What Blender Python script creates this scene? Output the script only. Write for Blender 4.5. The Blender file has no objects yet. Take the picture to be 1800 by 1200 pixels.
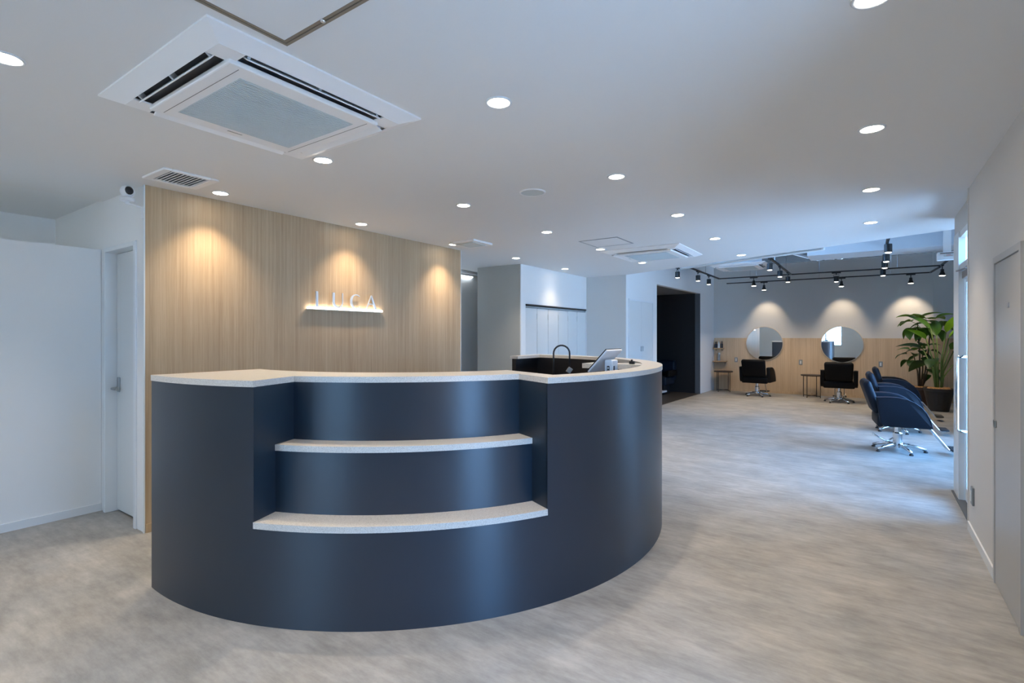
import bpy, bmesh, math, random
from mathutils import Vector, Matrix
random.seed(7)
PI = math.pi
SC = bpy.context.scene
COL = SC.collection

# ---------------------------------------------------------------- camera
TH = math.radians(34.806); FPX = 903.8; YH = 589.85; EYE = 1.36
cam_d = bpy.data.cameras.new('camera')
cam = bpy.data.objects.new('camera', cam_d); COL.objects.link(cam)
cam.location = (0, 0, EYE); cam.rotation_euler = (PI/2, 0, TH)
cam_d.sensor_width = 36.0; cam_d.sensor_fit = 'HORIZONTAL'
cam_d.lens = 36.0*FPX/1800.0
cam_d.shift_y = -(600-YH)/1800.0
cam_d.clip_start = 0.02
SC.camera = cam

# ---------------------------------------------------------------- world, exposure
SKY = (0.22, 0.50, 1.0)
SKY_STRENGTH = 10.0
w = bpy.data.worlds.new('World'); SC.world = w; w.use_nodes = True
bg = w.node_tree.nodes['Background']
bg.inputs['Color'].default_value = (*SKY, 1); bg.inputs['Strength'].default_value = SKY_STRENGTH
vs = SC.view_settings
vs.view_transform = 'Standard'; vs.look = 'None'; vs.gamma = 1.0; vs.use_curve_mapping = False
vs.exposure = 1.05
SC.cycles.use_denoising = True
SC.cycles.max_bounces = 10; SC.cycles.diffuse_bounces = 6; SC.cycles.glossy_bounces = 5
SC.cycles.transparent_max_bounces = 12
SC.cycles.caustics_reflective = False; SC.cycles.caustics_refractive = False
SC.cycles.sample_clamp_indirect = 6.0

sun_d = bpy.data.lights.new('sun', 'SUN'); sun_d.energy = 10.0; sun_d.color = (1.0, 0.93, 0.84); sun_d.angle = 0.01
sun = bpy.data.objects.new('sun', sun_d); COL.objects.link(sun)
sun.rotation_euler = Vector((0.5, -0.12, -1.0)).to_track_quat('-Z', 'Y').to_euler()   # from beyond the oak wall: falls on the paving outside
def portal(name, loc, rot, sx, sy):
    l = bpy.data.lights.new(name, 'AREA'); l.shape = 'RECTANGLE'; l.size = sx; l.size_y = sy
    l.cycles.is_portal = True
    o = bpy.data.objects.new(name, l); o.location = loc; o.rotation_euler = rot; COL.objects.link(o)
# daylight enters through the windows and the glazed entrance (sky portals in the openings)
portal('portal_side_window', (0.70, 1.15, 1.10), (0, PI/2, 0), 2.0, 0.7)
portal('portal_back_window', (-1.8, -3.12, 1.53), (-PI/2, 0, PI), 1.4, 1.34)
portal('portal_entrance', (0.72, 5.25, 1.10), (0, PI/2, 0), 2.1, 0.9)
portal('portal_salon_window', (1.49, 7.7, 1.20), (0, PI/2, 0), 2.1, 3.0)

LAMP = (1.0, 0.80, 0.58)
DOWN_W = 29.0
TRACK_W = 26.0

# ---------------------------------------------------------------- helpers
def add_obj(name, me, mat=None, parent=None):
    o = bpy.data.objects.new(name, me); COL.objects.link(o)
    if mat is not None: me.materials.append(mat)
    if parent is not None: o.parent = parent
    return o
def obj(name, bm, mat, parent=None, smooth=False):
    bmesh.ops.recalc_face_normals(bm, faces=bm.faces[:])
    me = bpy.data.meshes.new(name); 
    if smooth:
        for f in bm.faces: f.smooth = True
    bm.to_mesh(me); bm.free()
    return add_obj(name, me, mat, parent)
def tag(o, label, cat, group=None, kind=None):
    o['label'] = label; o['category'] = cat
    if group: o['group'] = group
    if kind: o['kind'] = kind
    return o
def struct(o, label, cat): return tag(o, label, cat, kind='structure')
def thing(name, label, cat, loc=(0,0,0), rotz=0.0, group=None):
    o = bpy.data.objects.new(name, None); COL.objects.link(o)
    o.location = loc; o.rotation_euler = (0, 0, rotz); o.empty_display_size = 0.1
    return tag(o, label, cat, group)
def copy_tree(o, parent=None):
    c = o.copy(); COL.objects.link(c); c.parent = parent
    for ch in list(o.children): copy_tree(ch, c)
    return c
def BM(): return bmesh.new()
def box(bm, x0, x1, y0, y1, z0, z1, bev=0.0, seg=2, M=None):
    mat = Matrix.Translation(((x0+x1)/2, (y0+y1)/2, (z0+z1)/2)) @ Matrix.Diagonal((abs(x1-x0), abs(y1-y0), abs(z1-z0), 1))
    tmp = bmesh.new()
    bmesh.ops.create_cube(tmp, size=1.0, matrix=mat)
    if bev > 0:
        bmesh.ops.bevel(tmp, geom=tmp.edges[:], offset=bev, segments=seg, profile=0.5, affect='EDGES')
    merge(bm, tmp, M); return bm
def merge(bm, tmp, M=None):
    if M is not None: bmesh.ops.transform(tmp, matrix=M, verts=tmp.verts[:])
    me = bpy.data.meshes.new('_t'); tmp.to_mesh(me); tmp.free(); bm.from_mesh(me); bpy.data.meshes.remove(me)
def prism(bm, poly, h0, h1, axis='z', bev=0.0, M=None, seg=2):
    """polygon extruded: axis z -> (a,b,h); axis x -> (h,a,b); axis y -> (a,h,b)"""
    def P(a, b, h): return {'z': (a, b, h), 'x': (h, a, b), 'y': (a, h, b)}[axis]
    tmp = bmesh.new()
    lo = [tmp.verts.new(P(a, b, h0)) for a, b in poly]; hi = [tmp.verts.new(P(a, b, h1)) for a, b in poly]
    n = len(poly)
    tmp.faces.new(lo); tmp.faces.new(hi)
    for i in range(n): tmp.faces.new((lo[i], lo[(i+1) % n], hi[(i+1) % n], hi[i]))
    bmesh.ops.recalc_face_normals(tmp, faces=tmp.faces[:])
    if bev > 0:
        es = [e for e in tmp.edges if len(e.link_faces) == 2 and e.calc_face_angle(0) > 0.6]
        bmesh.ops.bevel(tmp, geom=es, offset=bev, segments=seg, profile=0.5, affect='EDGES')
    merge(bm, tmp, M); return bm
def lathe(bm, prof, seg=24, M=None, cap=True):
    tmp = bmesh.new(); rings = []
    for r, z in prof:
        rings.append([tmp.verts.new((r*math.cos(2*PI*i/seg), r*math.sin(2*PI*i/seg), z)) for i in range(seg)] if r > 1e-5 else [tmp.verts.new((0, 0, z))])
    for a, b in zip(rings, rings[1:]):
        for i in range(seg):
            j = (i+1) % seg
            if len(a) == 1 and len(b) == 1: continue
            if len(a) == 1: tmp.faces.new((a[0], b[i], b[j]))
            elif len(b) == 1: tmp.faces.new((a[i], a[j], b[0]))
            else: tmp.faces.new((a[i], a[j], b[j], b[i]))
    if cap:
        for rg in (rings[0], rings[-1]):
            if len(rg) > 2: tmp.faces.new(rg)
    merge(bm, tmp, M); return bm
def tube(bm, pts, r, seg=8, M=None):
    tmp = bmesh.new(); pts = [Vector(p) for p in pts]
    rs = r if isinstance(r, (list, tuple)) else [r]*len(pts)
    rings = []; up = None
    for i, p in enumerate(pts):
        t = (pts[min(i+1, len(pts)-1)] - pts[max(i-1, 0)]).normalized()
        if up is None:
            up = Vector((0, 0, 1)) if abs(t.z) < 0.9 else Vector((1, 0, 0))
        up = (up - t*up.dot(t)).normalized(); s = t.cross(up)
        rings.append([tmp.verts.new(p + (up*math.cos(2*PI*k/seg) + s*math.sin(2*PI*k/seg))*rs[i]) for k in range(seg)])
    for a, b in zip(rings, rings[1:]):
        for k in range(seg): tmp.faces.new((a[k], a[(k+1) % seg], b[(k+1) % seg], b[k]))
    tmp.faces.new(rings[0]); tmp.faces.new(rings[-1])
    merge(bm, tmp, M); return bm
def at_y(u, v, y):
    a = (u-900)/FPX; d = Vector((-math.sin(TH)+a*math.cos(TH), math.cos(TH)+a*math.sin(TH), (YH-v)/FPX))
    return Vector((0, 0, EYE)) + d*(y/d.y)
def at_z(u, v, z):
    a = (u-900)/FPX; d = Vector((-math.sin(TH)+a*math.cos(TH), math.cos(TH)+a*math.sin(TH), (YH-v)/FPX))
    return Vector((0, 0, EYE)) + d*((z-EYE)/d.z)

# ---------------------------------------------------------------- materials
def mat(name, col, rough=0.5, metal=0.0, spec=0.5, emit=None, estr=0.0, bump=0.0, bscale=200.0, var=0.0, vscale=8.0, coat=0.0, trans=0.0):
    m = bpy.data.materials.new(name); m.use_nodes = True
    nt = m.node_tree; b = nt.nodes['Principled BSDF']
    b.inputs['Base Color'].default_value = (*col, 1); b.inputs['Roughness'].default_value = rough
    b.inputs['Metallic'].default_value = metal; b.inputs['Specular IOR Level'].default_value = spec
    if coat: b.inputs['Coat Weight'].default_value = coat
    if emit:
        b.inputs['Emission Color'].default_value = (*emit, 1); b.inputs['Emission Strength'].default_value = estr
    if var > 0 or bump > 0:
        tc = nt.nodes.new('ShaderNodeTexCoord')
    if var > 0:
        n = nt.nodes.new('ShaderNodeTexNoise'); n.inputs['Scale'].default_value = vscale; n.inputs['Detail'].default_value = 5
        r = nt.nodes.new('ShaderNodeValToRGB')
        r.color_ramp.elements[0].position = 0.3; r.color_ramp.elements[1].position = 0.7
        r.color_ramp.elements[0].color = (*[c*(1-var) for c in col], 1); r.color_ramp.elements[1].color = (*[min(1, c*(1+var)) for c in col], 1)
        nt.links.new(tc.outputs['Object'], n.inputs['Vector']); nt.links.new(n.outputs['Fac'], r.inputs['Fac']); nt.links.new(r.outputs['Color'], b.inputs['Base Color'])
    if bump > 0:
        n2 = nt.nodes.new('ShaderNodeTexNoise'); n2.inputs['Scale'].default_value = bscale; n2.inputs['Detail'].default_value = 2
        bp = nt.nodes.new('ShaderNodeBump'); bp.inputs['Strength'].default_value = bump; bp.inputs['Distance'].default_value = 0.002
        nt.links.new(tc.outputs['Object'], n2.inputs['Vector']); nt.links.new(n2.outputs['Fac'], bp.inputs['Height']); nt.links.new(bp.outputs['Normal'], b.inputs['Normal'])
    return m
def wood_mat(name, dark, light, axis, rough=0.45):
    """vertical-grain oak; axis = horizontal world axis running across the grain ('x' or 'y')"""
    m = bpy.data.materials.new(name); m.use_nodes = True; nt = m.node_tree; b = nt.nodes['Principled BSDF']
    b.inputs['Roughness'].default_value = rough; b.inputs['Specular IOR Level'].default_value = 0.35
    tc = nt.nodes.new('ShaderNodeTexCoord')
    def noise(sc, across, along, detail):
        mp = nt.nodes.new('ShaderNodeMapping'); mp.inputs['Scale'].default_value = (across, across, along)
        n = nt.nodes.new('ShaderNodeTexNoise'); n.inputs['Scale'].default_value = sc; n.inputs['Detail'].default_value = detail; n.inputs['Roughness'].default_value = 0.6
        nt.links.new(tc.outputs['Object'], mp.inputs['Vector']); nt.links.new(mp.outputs['Vector'], n.inputs['Vector'])
        return n.outputs['Fac']
    a = noise(1.0, 60, 0.9, 4); c = noise(1.0, 7, 0.12, 2); f = noise(1.0, 220, 6, 2)
    m1 = nt.nodes.new('ShaderNodeMix'); m1.data_type = 'FLOAT'; m1.inputs['Factor'].default_value = 0.40
    nt.links.new(a, m1.inputs['A']); nt.links.new(c, m1.inputs['B'])
    m2 = nt.nodes.new('ShaderNodeMix'); m2.data_type = 'FLOAT'; m2.inputs['Factor'].default_value = 0.22
    nt.links.new(m1.outputs['Result'], m2.inputs['A']); nt.links.new(f, m2.inputs['B'])
    r = nt.nodes.new('ShaderNodeValToRGB'); r.color_ramp.elements[0].position = 0.36; r.color_ramp.elements[1].position = 0.66
    r.color_ramp.elements[0].color = (*dark, 1); r.color_ramp.elements[1].color = (*light, 1)
    nt.links.new(m2.outputs['Result'], r.inputs['Fac']); nt.links.new(r.outputs['Color'], b.inputs['Base Color'])
    return m
def floor_mat():
    m = bpy.data.materials.new('concrete_look_vinyl'); m.use_nodes = True; nt = m.node_tree; b = nt.nodes['Principled BSDF']
    tc = nt.nodes.new('ShaderNodeTexCoord')
    def noise(scale, detail, sx, sy, rgh=0.6):
        mp = nt.nodes.new('ShaderNodeMapping'); mp.inputs['Scale'].default_value = (sx, sy, 1); mp.inputs['Rotation'].default_value = (0, 0, 0.06)
        n = nt.nodes.new('ShaderNodeTexNoise'); n.inputs['Scale'].default_value = scale; n.inputs['Detail'].default_value = detail; n.inputs['Roughness'].default_value = rgh
        nt.links.new(tc.outputs['Object'], mp.inputs['Vector']); nt.links.new(mp.outputs['Vector'], n.inputs['Vector']); return n.outputs['Fac']
    a = noise(2.6, 8, 1.0, 1.5, 0.68); s = noise(7.0, 6, 0.8, 3.2, 0.7); g = noise(1.1, 3, 1, 1)
    m1 = nt.nodes.new('ShaderNodeMix'); m1.data_type = 'FLOAT'; m1.inputs['Factor'].default_value = 0.42
    nt.links.new(a, m1.inputs['A']); nt.links.new(s, m1.inputs['B'])
    r = nt.nodes.new('ShaderNodeValToRGB'); e = r.color_ramp.elements
    e[0].position = 0.34; e[0].color = (0.225, 0.22, 0.205, 1); e[1].position = 0.66; e[1].color = (0.47, 0.455, 0.425, 1)
    x = e.new(0.5); x.color = (0.34, 0.33, 0.308, 1)
    nt.links.new(m1.outputs['Result'], r.inputs['Fac'])
    hs = nt.nodes.new('ShaderNodeMix'); hs.data_type = 'RGBA'; hs.blend_type = 'MULTIPLY'; hs.inputs['Factor'].default_value = 0.5
    r2 = nt.nodes.new('ShaderNodeValToRGB'); r2.color_ramp.elements[0].position = 0.35; r2.color_ramp.elements[0].color = (0.86, 0.93, 1.0, 1); r2.color_ramp.elements[1].position = 0.65; r2.color_ramp.elements[1].color = (1.0, 0.96, 0.9, 1)
    nt.links.new(g, r2.inputs['Fac']); nt.links.new(r.outputs['Color'], hs.inputs['A']); nt.links.new(r2.outputs['Color'], hs.inputs['B'])
    nt.links.new(hs.outputs['Result'], b.inputs['Base Color'])
    b.inputs['Roughness'].default_value = 0.46; b.inputs['Specular IOR Level'].default_value = 0.4
    bp = nt.nodes.new('ShaderNodeBump'); bp.inputs['Strength'].default_value = 0.12; bp.inputs['Distance'].default_value = 0.003
    nt.links.new(s, bp.inputs['Height']); nt.links.new(bp.outputs['Normal'], b.inputs['Normal'])
    return m
def quartz_mat():
    m = bpy.data.materials.new('speckled_quartz'); m.use_nodes = True; nt = m.node_tree; b = nt.nodes['Principled BSDF']
    tc = nt.nodes.new('ShaderNodeTexCoord'); n = nt.nodes.new('ShaderNodeTexNoise'); n.inputs['Scale'].default_value = 330; n.inputs['Detail'].default_value = 2
    r = nt.nodes.new('ShaderNodeValToRGB'); e = r.color_ramp.elements
    e[0].position = 0.34; e[0].color = (0.43, 0.40, 0.36, 1); e[1].position = 0.62; e[1].color = (0.69, 0.66, 0.61, 1)
    x = e.new(0.46); x.color = (0.60, 0.57, 0.52, 1)
    nt.links.new(tc.outputs['Object'], n.inputs['Vector']); nt.links.new(n.outputs['Fac'], r.inputs['Fac']); nt.links.new(r.outputs['Color'], b.inputs['Base Color'])
    b.inputs['Roughness'].default_value = 0.38
    return m
def glass_mat(name, tint=(0.93, 0.97, 0.98)):
    m = bpy.data.materials.new(name); m.use_nodes = True; nt = m.node_tree
    for n in list(nt.nodes): nt.nodes.remove(n)
    o = nt.nodes.new('ShaderNodeOutputMaterial'); t = nt.nodes.new('ShaderNodeBsdfTransparent'); g = nt.nodes.new('ShaderNodeBsdfGlossy')
    t.inputs['Color'].default_value = (*tint, 1); g.inputs['Roughness'].default_value = 0.02
    f = nt.nodes.new('ShaderNodeFresnel'); f.inputs['IOR'].default_value = 1.18
    mx = nt.nodes.new('ShaderNodeMixShader'); nt.links.new(f.outputs['Fac'], mx.inputs['Fac'])
    nt.links.new(t.outputs['BSDF'], mx.inputs[1]); nt.links.new(g.outputs['BSDF'], mx.inputs[2]); nt.links.new(mx.outputs['Shader'], o.inputs['Surface'])
    return m
def leaf_mat(name, col):
    m = mat(name, col, 0.4, var=0.25, vscale=6)
    nt = m.node_tree; b = nt.nodes['Principled BSDF']; o = nt.nodes['Material Output']
    tr = nt.nodes.new('ShaderNodeBsdfTranslucent'); tr.inputs['Color'].default_value = (col[0]*1.6, col[1]*1.5, col[2]*0.6, 1)
    mx = nt.nodes.new('ShaderNodeMixShader'); mx.inputs['Fac'].default_value = 0.3
    nt.links.new(b.outputs['BSDF'], mx.inputs[1]); nt.links.new(tr.outputs['BSDF'], mx.inputs[2]); nt.links.new(mx.outputs['Shader'], o.inputs['Surface'])
    return m
M = {}
M['white'] = mat('white_wall_paper', (0.80, 0.81, 0.81), 0.75, bump=0.15, bscale=160)
M['warmwhite'] = mat('warm_white_wall_paper', (0.66, 0.645, 0.62), 0.75, bump=0.15, bscale=160)
M['ceil'] = mat('ceiling_paper', (0.80, 0.80, 0.79), 0.8, bump=0.12, bscale=140)
M['greige'] = mat('greige_wall_paper', (0.42, 0.42, 0.385), 0.75, bump=0.12, bscale=160)
M['shadewhite'] = mat('shaded_white_wall_paper', (0.66, 0.67, 0.66), 0.75, bump=0.12, bscale=160)  # white paper with shade put into its colour, for the accent wall
M['greywall'] = mat('grey_wall_paper', (0.60, 0.595, 0.57), 0.8, bump=0.12, bscale=160)
M['trim'] = mat('white_trim', (0.75, 0.78, 0.80), 0.45)
M['doorwhite'] = mat('door_sheet', (0.70, 0.72, 0.72), 0.42)
M['doorgrey'] = mat('grey_steel_door', (0.46, 0.455, 0.44), 0.38)
M['floor'] = floor_mat()
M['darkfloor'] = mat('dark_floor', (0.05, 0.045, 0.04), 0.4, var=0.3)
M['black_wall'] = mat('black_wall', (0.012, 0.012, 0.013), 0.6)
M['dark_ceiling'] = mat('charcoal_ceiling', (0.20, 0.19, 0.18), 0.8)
M['darkgrey'] = mat('dark_grey_reveal', (0.10, 0.11, 0.12), 0.6)
M['wood_y'] = wood_mat('light_oak_panel', (0.40, 0.28, 0.165), (0.60, 0.455, 0.29), 'y')
M['wood_x'] = wood_mat('oak_dado_panel', (0.46, 0.335, 0.215), (0.64, 0.49, 0.33), 'x')
M['woodshelf'] = mat('oak_shelf', (0.50, 0.32, 0.17), 0.45, var=0.15, vscale=12)
M['navy'] = mat('navy_satin_laminate', (0.011, 0.022, 0.037), 0.34, spec=0.75, bump=0.02, bscale=90)
_b = M['navy'].node_tree.nodes['Principled BSDF']; _c = M['navy'].node_tree.nodes.new('ShaderNodeCombineXYZ'); _c.inputs[2].default_value = 1.0
M['navy'].node_tree.links.new(_c.outputs[0], _b.inputs['Tangent']); _b.inputs['Anisotropic'].default_value = 0.8; _b.inputs['Roughness'].default_value = 0.40   # vertical brushed satin
M['quartz'] = quartz_mat()
M['black'] = mat('black_laminate', (0.010, 0.010, 0.012), 0.35)
M['acwhite'] = mat('ac_white_plastic', (0.90, 0.90, 0.90), 0.45)
M['acgrille'] = mat('ac_grille_grey', (0.60, 0.66, 0.67), 0.5)
M['acdark'] = mat('ac_slot_dark', (0.13, 0.13, 0.14), 0.5)
M['metal_grey'] = mat('galvanised_metal', (0.42, 0.43, 0.44), 0.4, 0.8)
M['bronze'] = mat('hatch_bronze_aluminium', (0.27, 0.235, 0.19), 0.45, 0.35)
M['chrome'] = mat('chrome', (0.80, 0.82, 0.84), 0.12, 1.0)
M['alu'] = mat('aluminium', (0.70, 0.72, 0.71), 0.4, 0.2)
M['steel'] = mat('brushed_steel', (0.45, 0.45, 0.45), 0.3, 1.0)
M['blackmetal'] = mat('black_metal', (0.012, 0.012, 0.013), 0.45)
M['brownmetal'] = mat('dark_brown_metal', (0.035, 0.022, 0.016), 0.5)
M['blackleather'] = mat('black_leather', (0.0015, 0.0015, 0.0018), 0.6, spec=0.18, bump=0.2, bscale=400)
M['navyleather'] = mat('navy_leather', (0.0032, 0.0088, 0.019), 0.55, spec=0.25, bump=0.2, bscale=400)
M['navypiping'] = mat('navy_piping', (0.012, 0.025, 0.05), 0.5)
M['plastic_white'] = mat('white_plastic', (0.78, 0.80, 0.83), 0.4)
M['plastic_black'] = mat('black_plastic', (0.01, 0.01, 0.012), 0.3)
M['plate_grey'] = mat('grey_socket_plate', (0.22, 0.25, 0.27), 0.4)
M['mirror'] = mat('mirror_silver', (0.92, 0.94, 0.94), 0.01, 1.0)
M['brass'] = mat('pale_brass_rim', (0.66, 0.52, 0.38), 0.3, 0.7)
M['glass'] = glass_mat('clear_glass')
M['filter_glass'] = glass_mat('sky_filter_glass', (1.0, 0.94, 0.85))  # added tint, filters the blue sky light entering by the back window
M['pot'] = mat('dark_pot', (0.022, 0.018, 0.015), 0.6, var=0.2)
M['potbrown'] = mat('dark_brown_pot', (0.045, 0.022, 0.014), 0.6)
M['coir'] = mat('coconut_fibre', (0.30, 0.16, 0.06), 0.9, var=0.5, vscale=40, bump=0.8, bscale=80)
M['leaf_lit'] = leaf_mat('leaf_lit', (0.16, 0.32, 0.025))  # lighter green puts the spotlight on the upper leaves into the colour
M['leaf'] = leaf_mat('leaf_mid', (0.06, 0.16, 0.016))
M['leaf_dark'] = leaf_mat('leaf_dark', (0.02, 0.06, 0.012))
M['stem'] = mat('plant_stem', (0.10, 0.16, 0.03), 0.6)
M['bark'] = mat('plant_bark', (0.09, 0.06, 0.035), 0.8)
M['lens'] = mat('lamp_lens', (1, 1, 1), 0.4, emit=(1.0, 0.90, 0.76), estr=14.0)
M['lens_track'] = mat('track_lamp_lens', (1, 1, 1), 0.4, emit=(1.0, 0.90, 0.80), estr=6.0)
M['led'] = mat('led_tube', (1, 1, 1), 0.4, emit=(1.0, 0.93, 0.86), estr=4.5)
M['ledcool'] = mat('led_tube_cool', (1, 1, 1), 0.4, emit=(0.86, 0.94, 1.0), estr=3.5)
M['signface'] = mat('brushed_sign_metal', (0.62, 0.65, 0.68), 0.42, 0.4)
M['amber'] = mat('amber_bottle', (0.03, 0.035, 0.05), 0.15)
M['labelwhite'] = mat('white_label', (0.6, 0.65, 0.66), 0.4)
M['pinkprint'] = mat('red_print', (0.6, 0.25, 0.22), 0.5)
M['beam'] = mat('painted_beam', (0.58, 0.60, 0.62), 0.6)
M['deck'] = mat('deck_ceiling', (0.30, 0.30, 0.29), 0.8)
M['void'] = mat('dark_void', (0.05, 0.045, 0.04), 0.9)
M['pave'] = mat('outdoor_paving', (0.55, 0.54, 0.52), 0.9, var=0.1)
M['blacksteel_foot'] = mat('foot_pad', (0.02, 0.02, 0.022), 0.6)
M['screen'] = mat('dark_screen', (0.01, 0.01, 0.012), 0.15)

# ---------------------------------------------------------------- setting
H = 2.4
WX = -4.10           # wood feature wall plane
RX = 0.575           # right wall plane
Y0 = 1.466           # wall with the white door
YF = 13.57           # far salon wall
YB = -3.0

bm = BM(); prism(bm, [(-8, YB), (0.78, YB), (0.78, 5.95), (2.1, 5.95), (2.1, 14.6), (-8, 14.6)], -0.12, 0.0)
struct(obj('floor', bm, M['floor']), 'grey concrete-look vinyl floor with a soft satin sheen', 'floor')
bm = BM(); box(bm, -70, 90, -70, 90, -0.30, -0.15)
struct(obj('floor_outside', bm, M['pave']), 'grey paving outside the glazed entrance', 'paving')
bm = BM(); prism(bm, [(-8, Y0), (-4.9, Y0), (-4.9, YB), (0.75, YB), (0.75, 6.57), (-3.42, 8.336), (-3.42, 8.42), (-8, 8.42)], H, H+0.06)
struct(obj('ceiling', bm, M['ceil']), 'flat matt off-white ceiling dotted with round downlights', 'ceiling')
bm = BM(); box(bm, -6.15, -4.9, YB, Y0+0.1, H+0.015, H+0.08)
struct(obj('ceiling_side_room', bm, M['white']), 'white ceiling of the small room behind the low partition', 'ceiling')
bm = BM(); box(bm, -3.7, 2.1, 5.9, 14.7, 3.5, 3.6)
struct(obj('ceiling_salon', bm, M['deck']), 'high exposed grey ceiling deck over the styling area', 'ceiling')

# added building block across the street, cutting low sky light through the glazing
nb = thing('sky_block_building', 'added pale building cutting off low sky beyond the glazed entrance', 'building', (10.0, 0, -0.15))
bm = BM(); box(bm, 0, 4, 0.5, 34, 0, 3.7); obj('facade', bm, mat('pale_render', (0.55, 0.53, 0.50), 0.85, var=0.1), nb)
for k in range(8):
    bm = BM(); box(bm, -0.04, 0, 2+4*k, 3.6+4*k, 1.0, 2.6); obj('facade_window', bm, mat('far_window_glass', (0.08, 0.10, 0.12), 0.1), nb)
# left: low partition and the wall with the white door
bm = BM(); box(bm, -5.02, -4.92, YB, Y0-0.002, 0, 2.03)
struct(obj('wall_partition', bm, M['white']), 'white low partition wall at the left edge, open above', 'wall')
bm = BM(); box(bm, -4.92, -4.908, YB, Y0-0.002, 0, 0.058)
struct(obj('baseboard_partition', bm, M['trim']), 'white skirting along the low partition', 'baseboard')
bm = BM(); box(bm, -6.25, -6.07, YB, 2.4, 0, 2.5); box(bm, -6.07, WX-0.14, 2.3, 2.4, 0, H)  # second box: added unseen closure against light leaking under the door
struct(obj('wall_side_room', bm, M['white']), 'pale wall seen above the low partition', 'wall')
bm = BM(); box(bm, -6.10, -6.06, YB, 1.1, 2.32, 2.345)
struct(obj('trim_1', bm, M['trim']), 'thin white rail high on the pale wall above the partition', 'trim')
DX0, DX1 = -4.85, -4.235
bm = BM()
box(bm, -6.07, DX0, Y0, Y0+0.12, 0, H+0.012); box(bm, DX1, WX-0.012, Y0, Y0+0.12, 0, H); box(bm, DX0, DX1, Y0, Y0+0.12, 2.032, H)
struct(obj('wall_left', bm, M['white']), 'white wall around the door beside the oak wall', 'wall')
door = thing('door_1', 'white flush door with lever handle beside the oak wall', 'door', (0, 0, 0)); door['kind'] = 'structure'
bm = BM()
box(bm, DX0, DX0+0.038, Y0-0.012, Y0+0.10, 0, 2.032, 0.003, 1); box(bm, DX1-0.038, DX1, Y0-0.012, Y0+0.10, 0, 2.032, 0.003, 1); box(bm, DX0+0.038, DX1-0.038, Y0-0.012, Y0+0.10, 1.997, 2.032, 0.003, 1)
obj('door_frame', bm, M['trim'], door)
bm = BM(); box(bm, DX0+0.042, DX1-0.042, Y0+0.066, Y0+0.10, 0.012, 1.994, 0.002, 1)
leaf = obj('door_leaf', bm, M['doorwhite'], door)
bm = BM(); box(bm, -4.30, -4.276, Y0+0.060, Y0+0.066, 1.515, 1.545); obj('name_plate', bm, M['alu'], leaf)
bm = BM(); lathe(bm, [(0.026, 0), (0.026, 0.012), (0.012, 0.014), (0.010, 0.05)], 16, Matrix.Translation((-4.765, Y0+0.066, 0.955)) @ Matrix.Rotation(PI/2, 4, 'X'))
tube(bm, [(-4.765, Y0+0.018, 0.955), (-4.74, Y0+0.012, 0.955), (-4.65, Y0+0.012, 0.953)], 0.009, 8)
lathe(bm, [(0.022, 0), (0.022, 0.010), (0, 0.012)], 16, Matrix.Translation((-4.765, Y0+0.066, 1.015)) @ Matrix.Rotation(PI/2, 4, 'X'))
box(bm, -4.788, -4.742, Y0+0.056, Y0+0.066, 0.925, 1.04, 0.004, 1)
obj('lever_handle', bm, M['steel'], leaf, False)

# oak feature wall
bm = BM(); box(bm, WX-0.012, WX, Y0-0.002, 4.80, 0, H)
struct(obj('wall_oak', bm, M['wood_y']), 'light oak panelled feature wall behind the reception counter', 'wall')
bm = BM(); box(bm, WX-0.14, WX-0.012, Y0+0.12, 4.795, 0, H); box(bm, -6.07, WX-0.14, 4.70, 4.795, 0, H)
struct(obj('wall_behind_oak', bm, M['white']), 'white wall core carrying the oak panels', 'wall')
for i, y in enumerate((Y0-0.004, 4.801)):
    bm = BM(); box(bm, WX-0.016, WX+0.003, y-0.004, y+0.004, 0, H)
    struct(obj('trim_%d' % (2+i), bm, M['trim']), ['slim white corner bead at the door end of the oak wall', 'slim white edge bead at the corridor end of the oak wall'][i], 'trim')
bm = BM(); box(bm, WX, WX+0.009, Y0+0.004, 4.795, 0, 0.06)
struct(obj('baseboard_oak', bm, M['wood_y']), 'oak skirting along the foot of the feature wall', 'baseboard')

# corridor, locker block, greige returns
bm = BM(); box(bm, -5.55, -5.40, 4.6, 8.3, 0, H)
struct(obj('wall_corridor', bm, M['white']), 'pale wall at the end of the short corridor', 'wall')
bm = BM(); box(bm, -5.40, -5.30, 4.8, 6.9, 2.36, H)
struct(obj('trim_4', bm, M['trim']), 'white soffit strip above the corridor light', 'trim')
bm = BM(); box(bm, -4.95, -4.162, 6.19, 6.30, 0, H)
struct(obj('wall_corridor_side', bm, M['greige']), 'greige wall end facing the counter beside the corridor', 'wall')
bm = BM(); box(bm, -4.95, -4.85, 6.30, 8.3, 0, H)
struct(obj('wall_corridor_back', bm, M['greige']), 'greige back of the locker block', 'wall')
LY0, LY1, LZ = 6.32, 8.272, 1.80
bm = BM()
box(bm, -4.30, -4.15, 6.195, LY0, 0, H); box(bm, -4.30, -4.15, LY0, LY1, 1.83, H); box(bm, -4.30, -4.15, LY1, 8.30, 0, H); box(bm, -4.32, -4.30, 6.3, 8.3, 0, H)
struct(obj('wall_lockers', bm, M['white']), 'white wall above and around the locker doors', 'wall')
bm = BM(); box(bm, -4.30, -3.405, 8.30, 8.42, 0, H)
struct(obj('wall_accent', bm, M['shadewhite']), 'white wall, toned down for shade, between the lockers and the white side door', 'wall')

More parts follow.
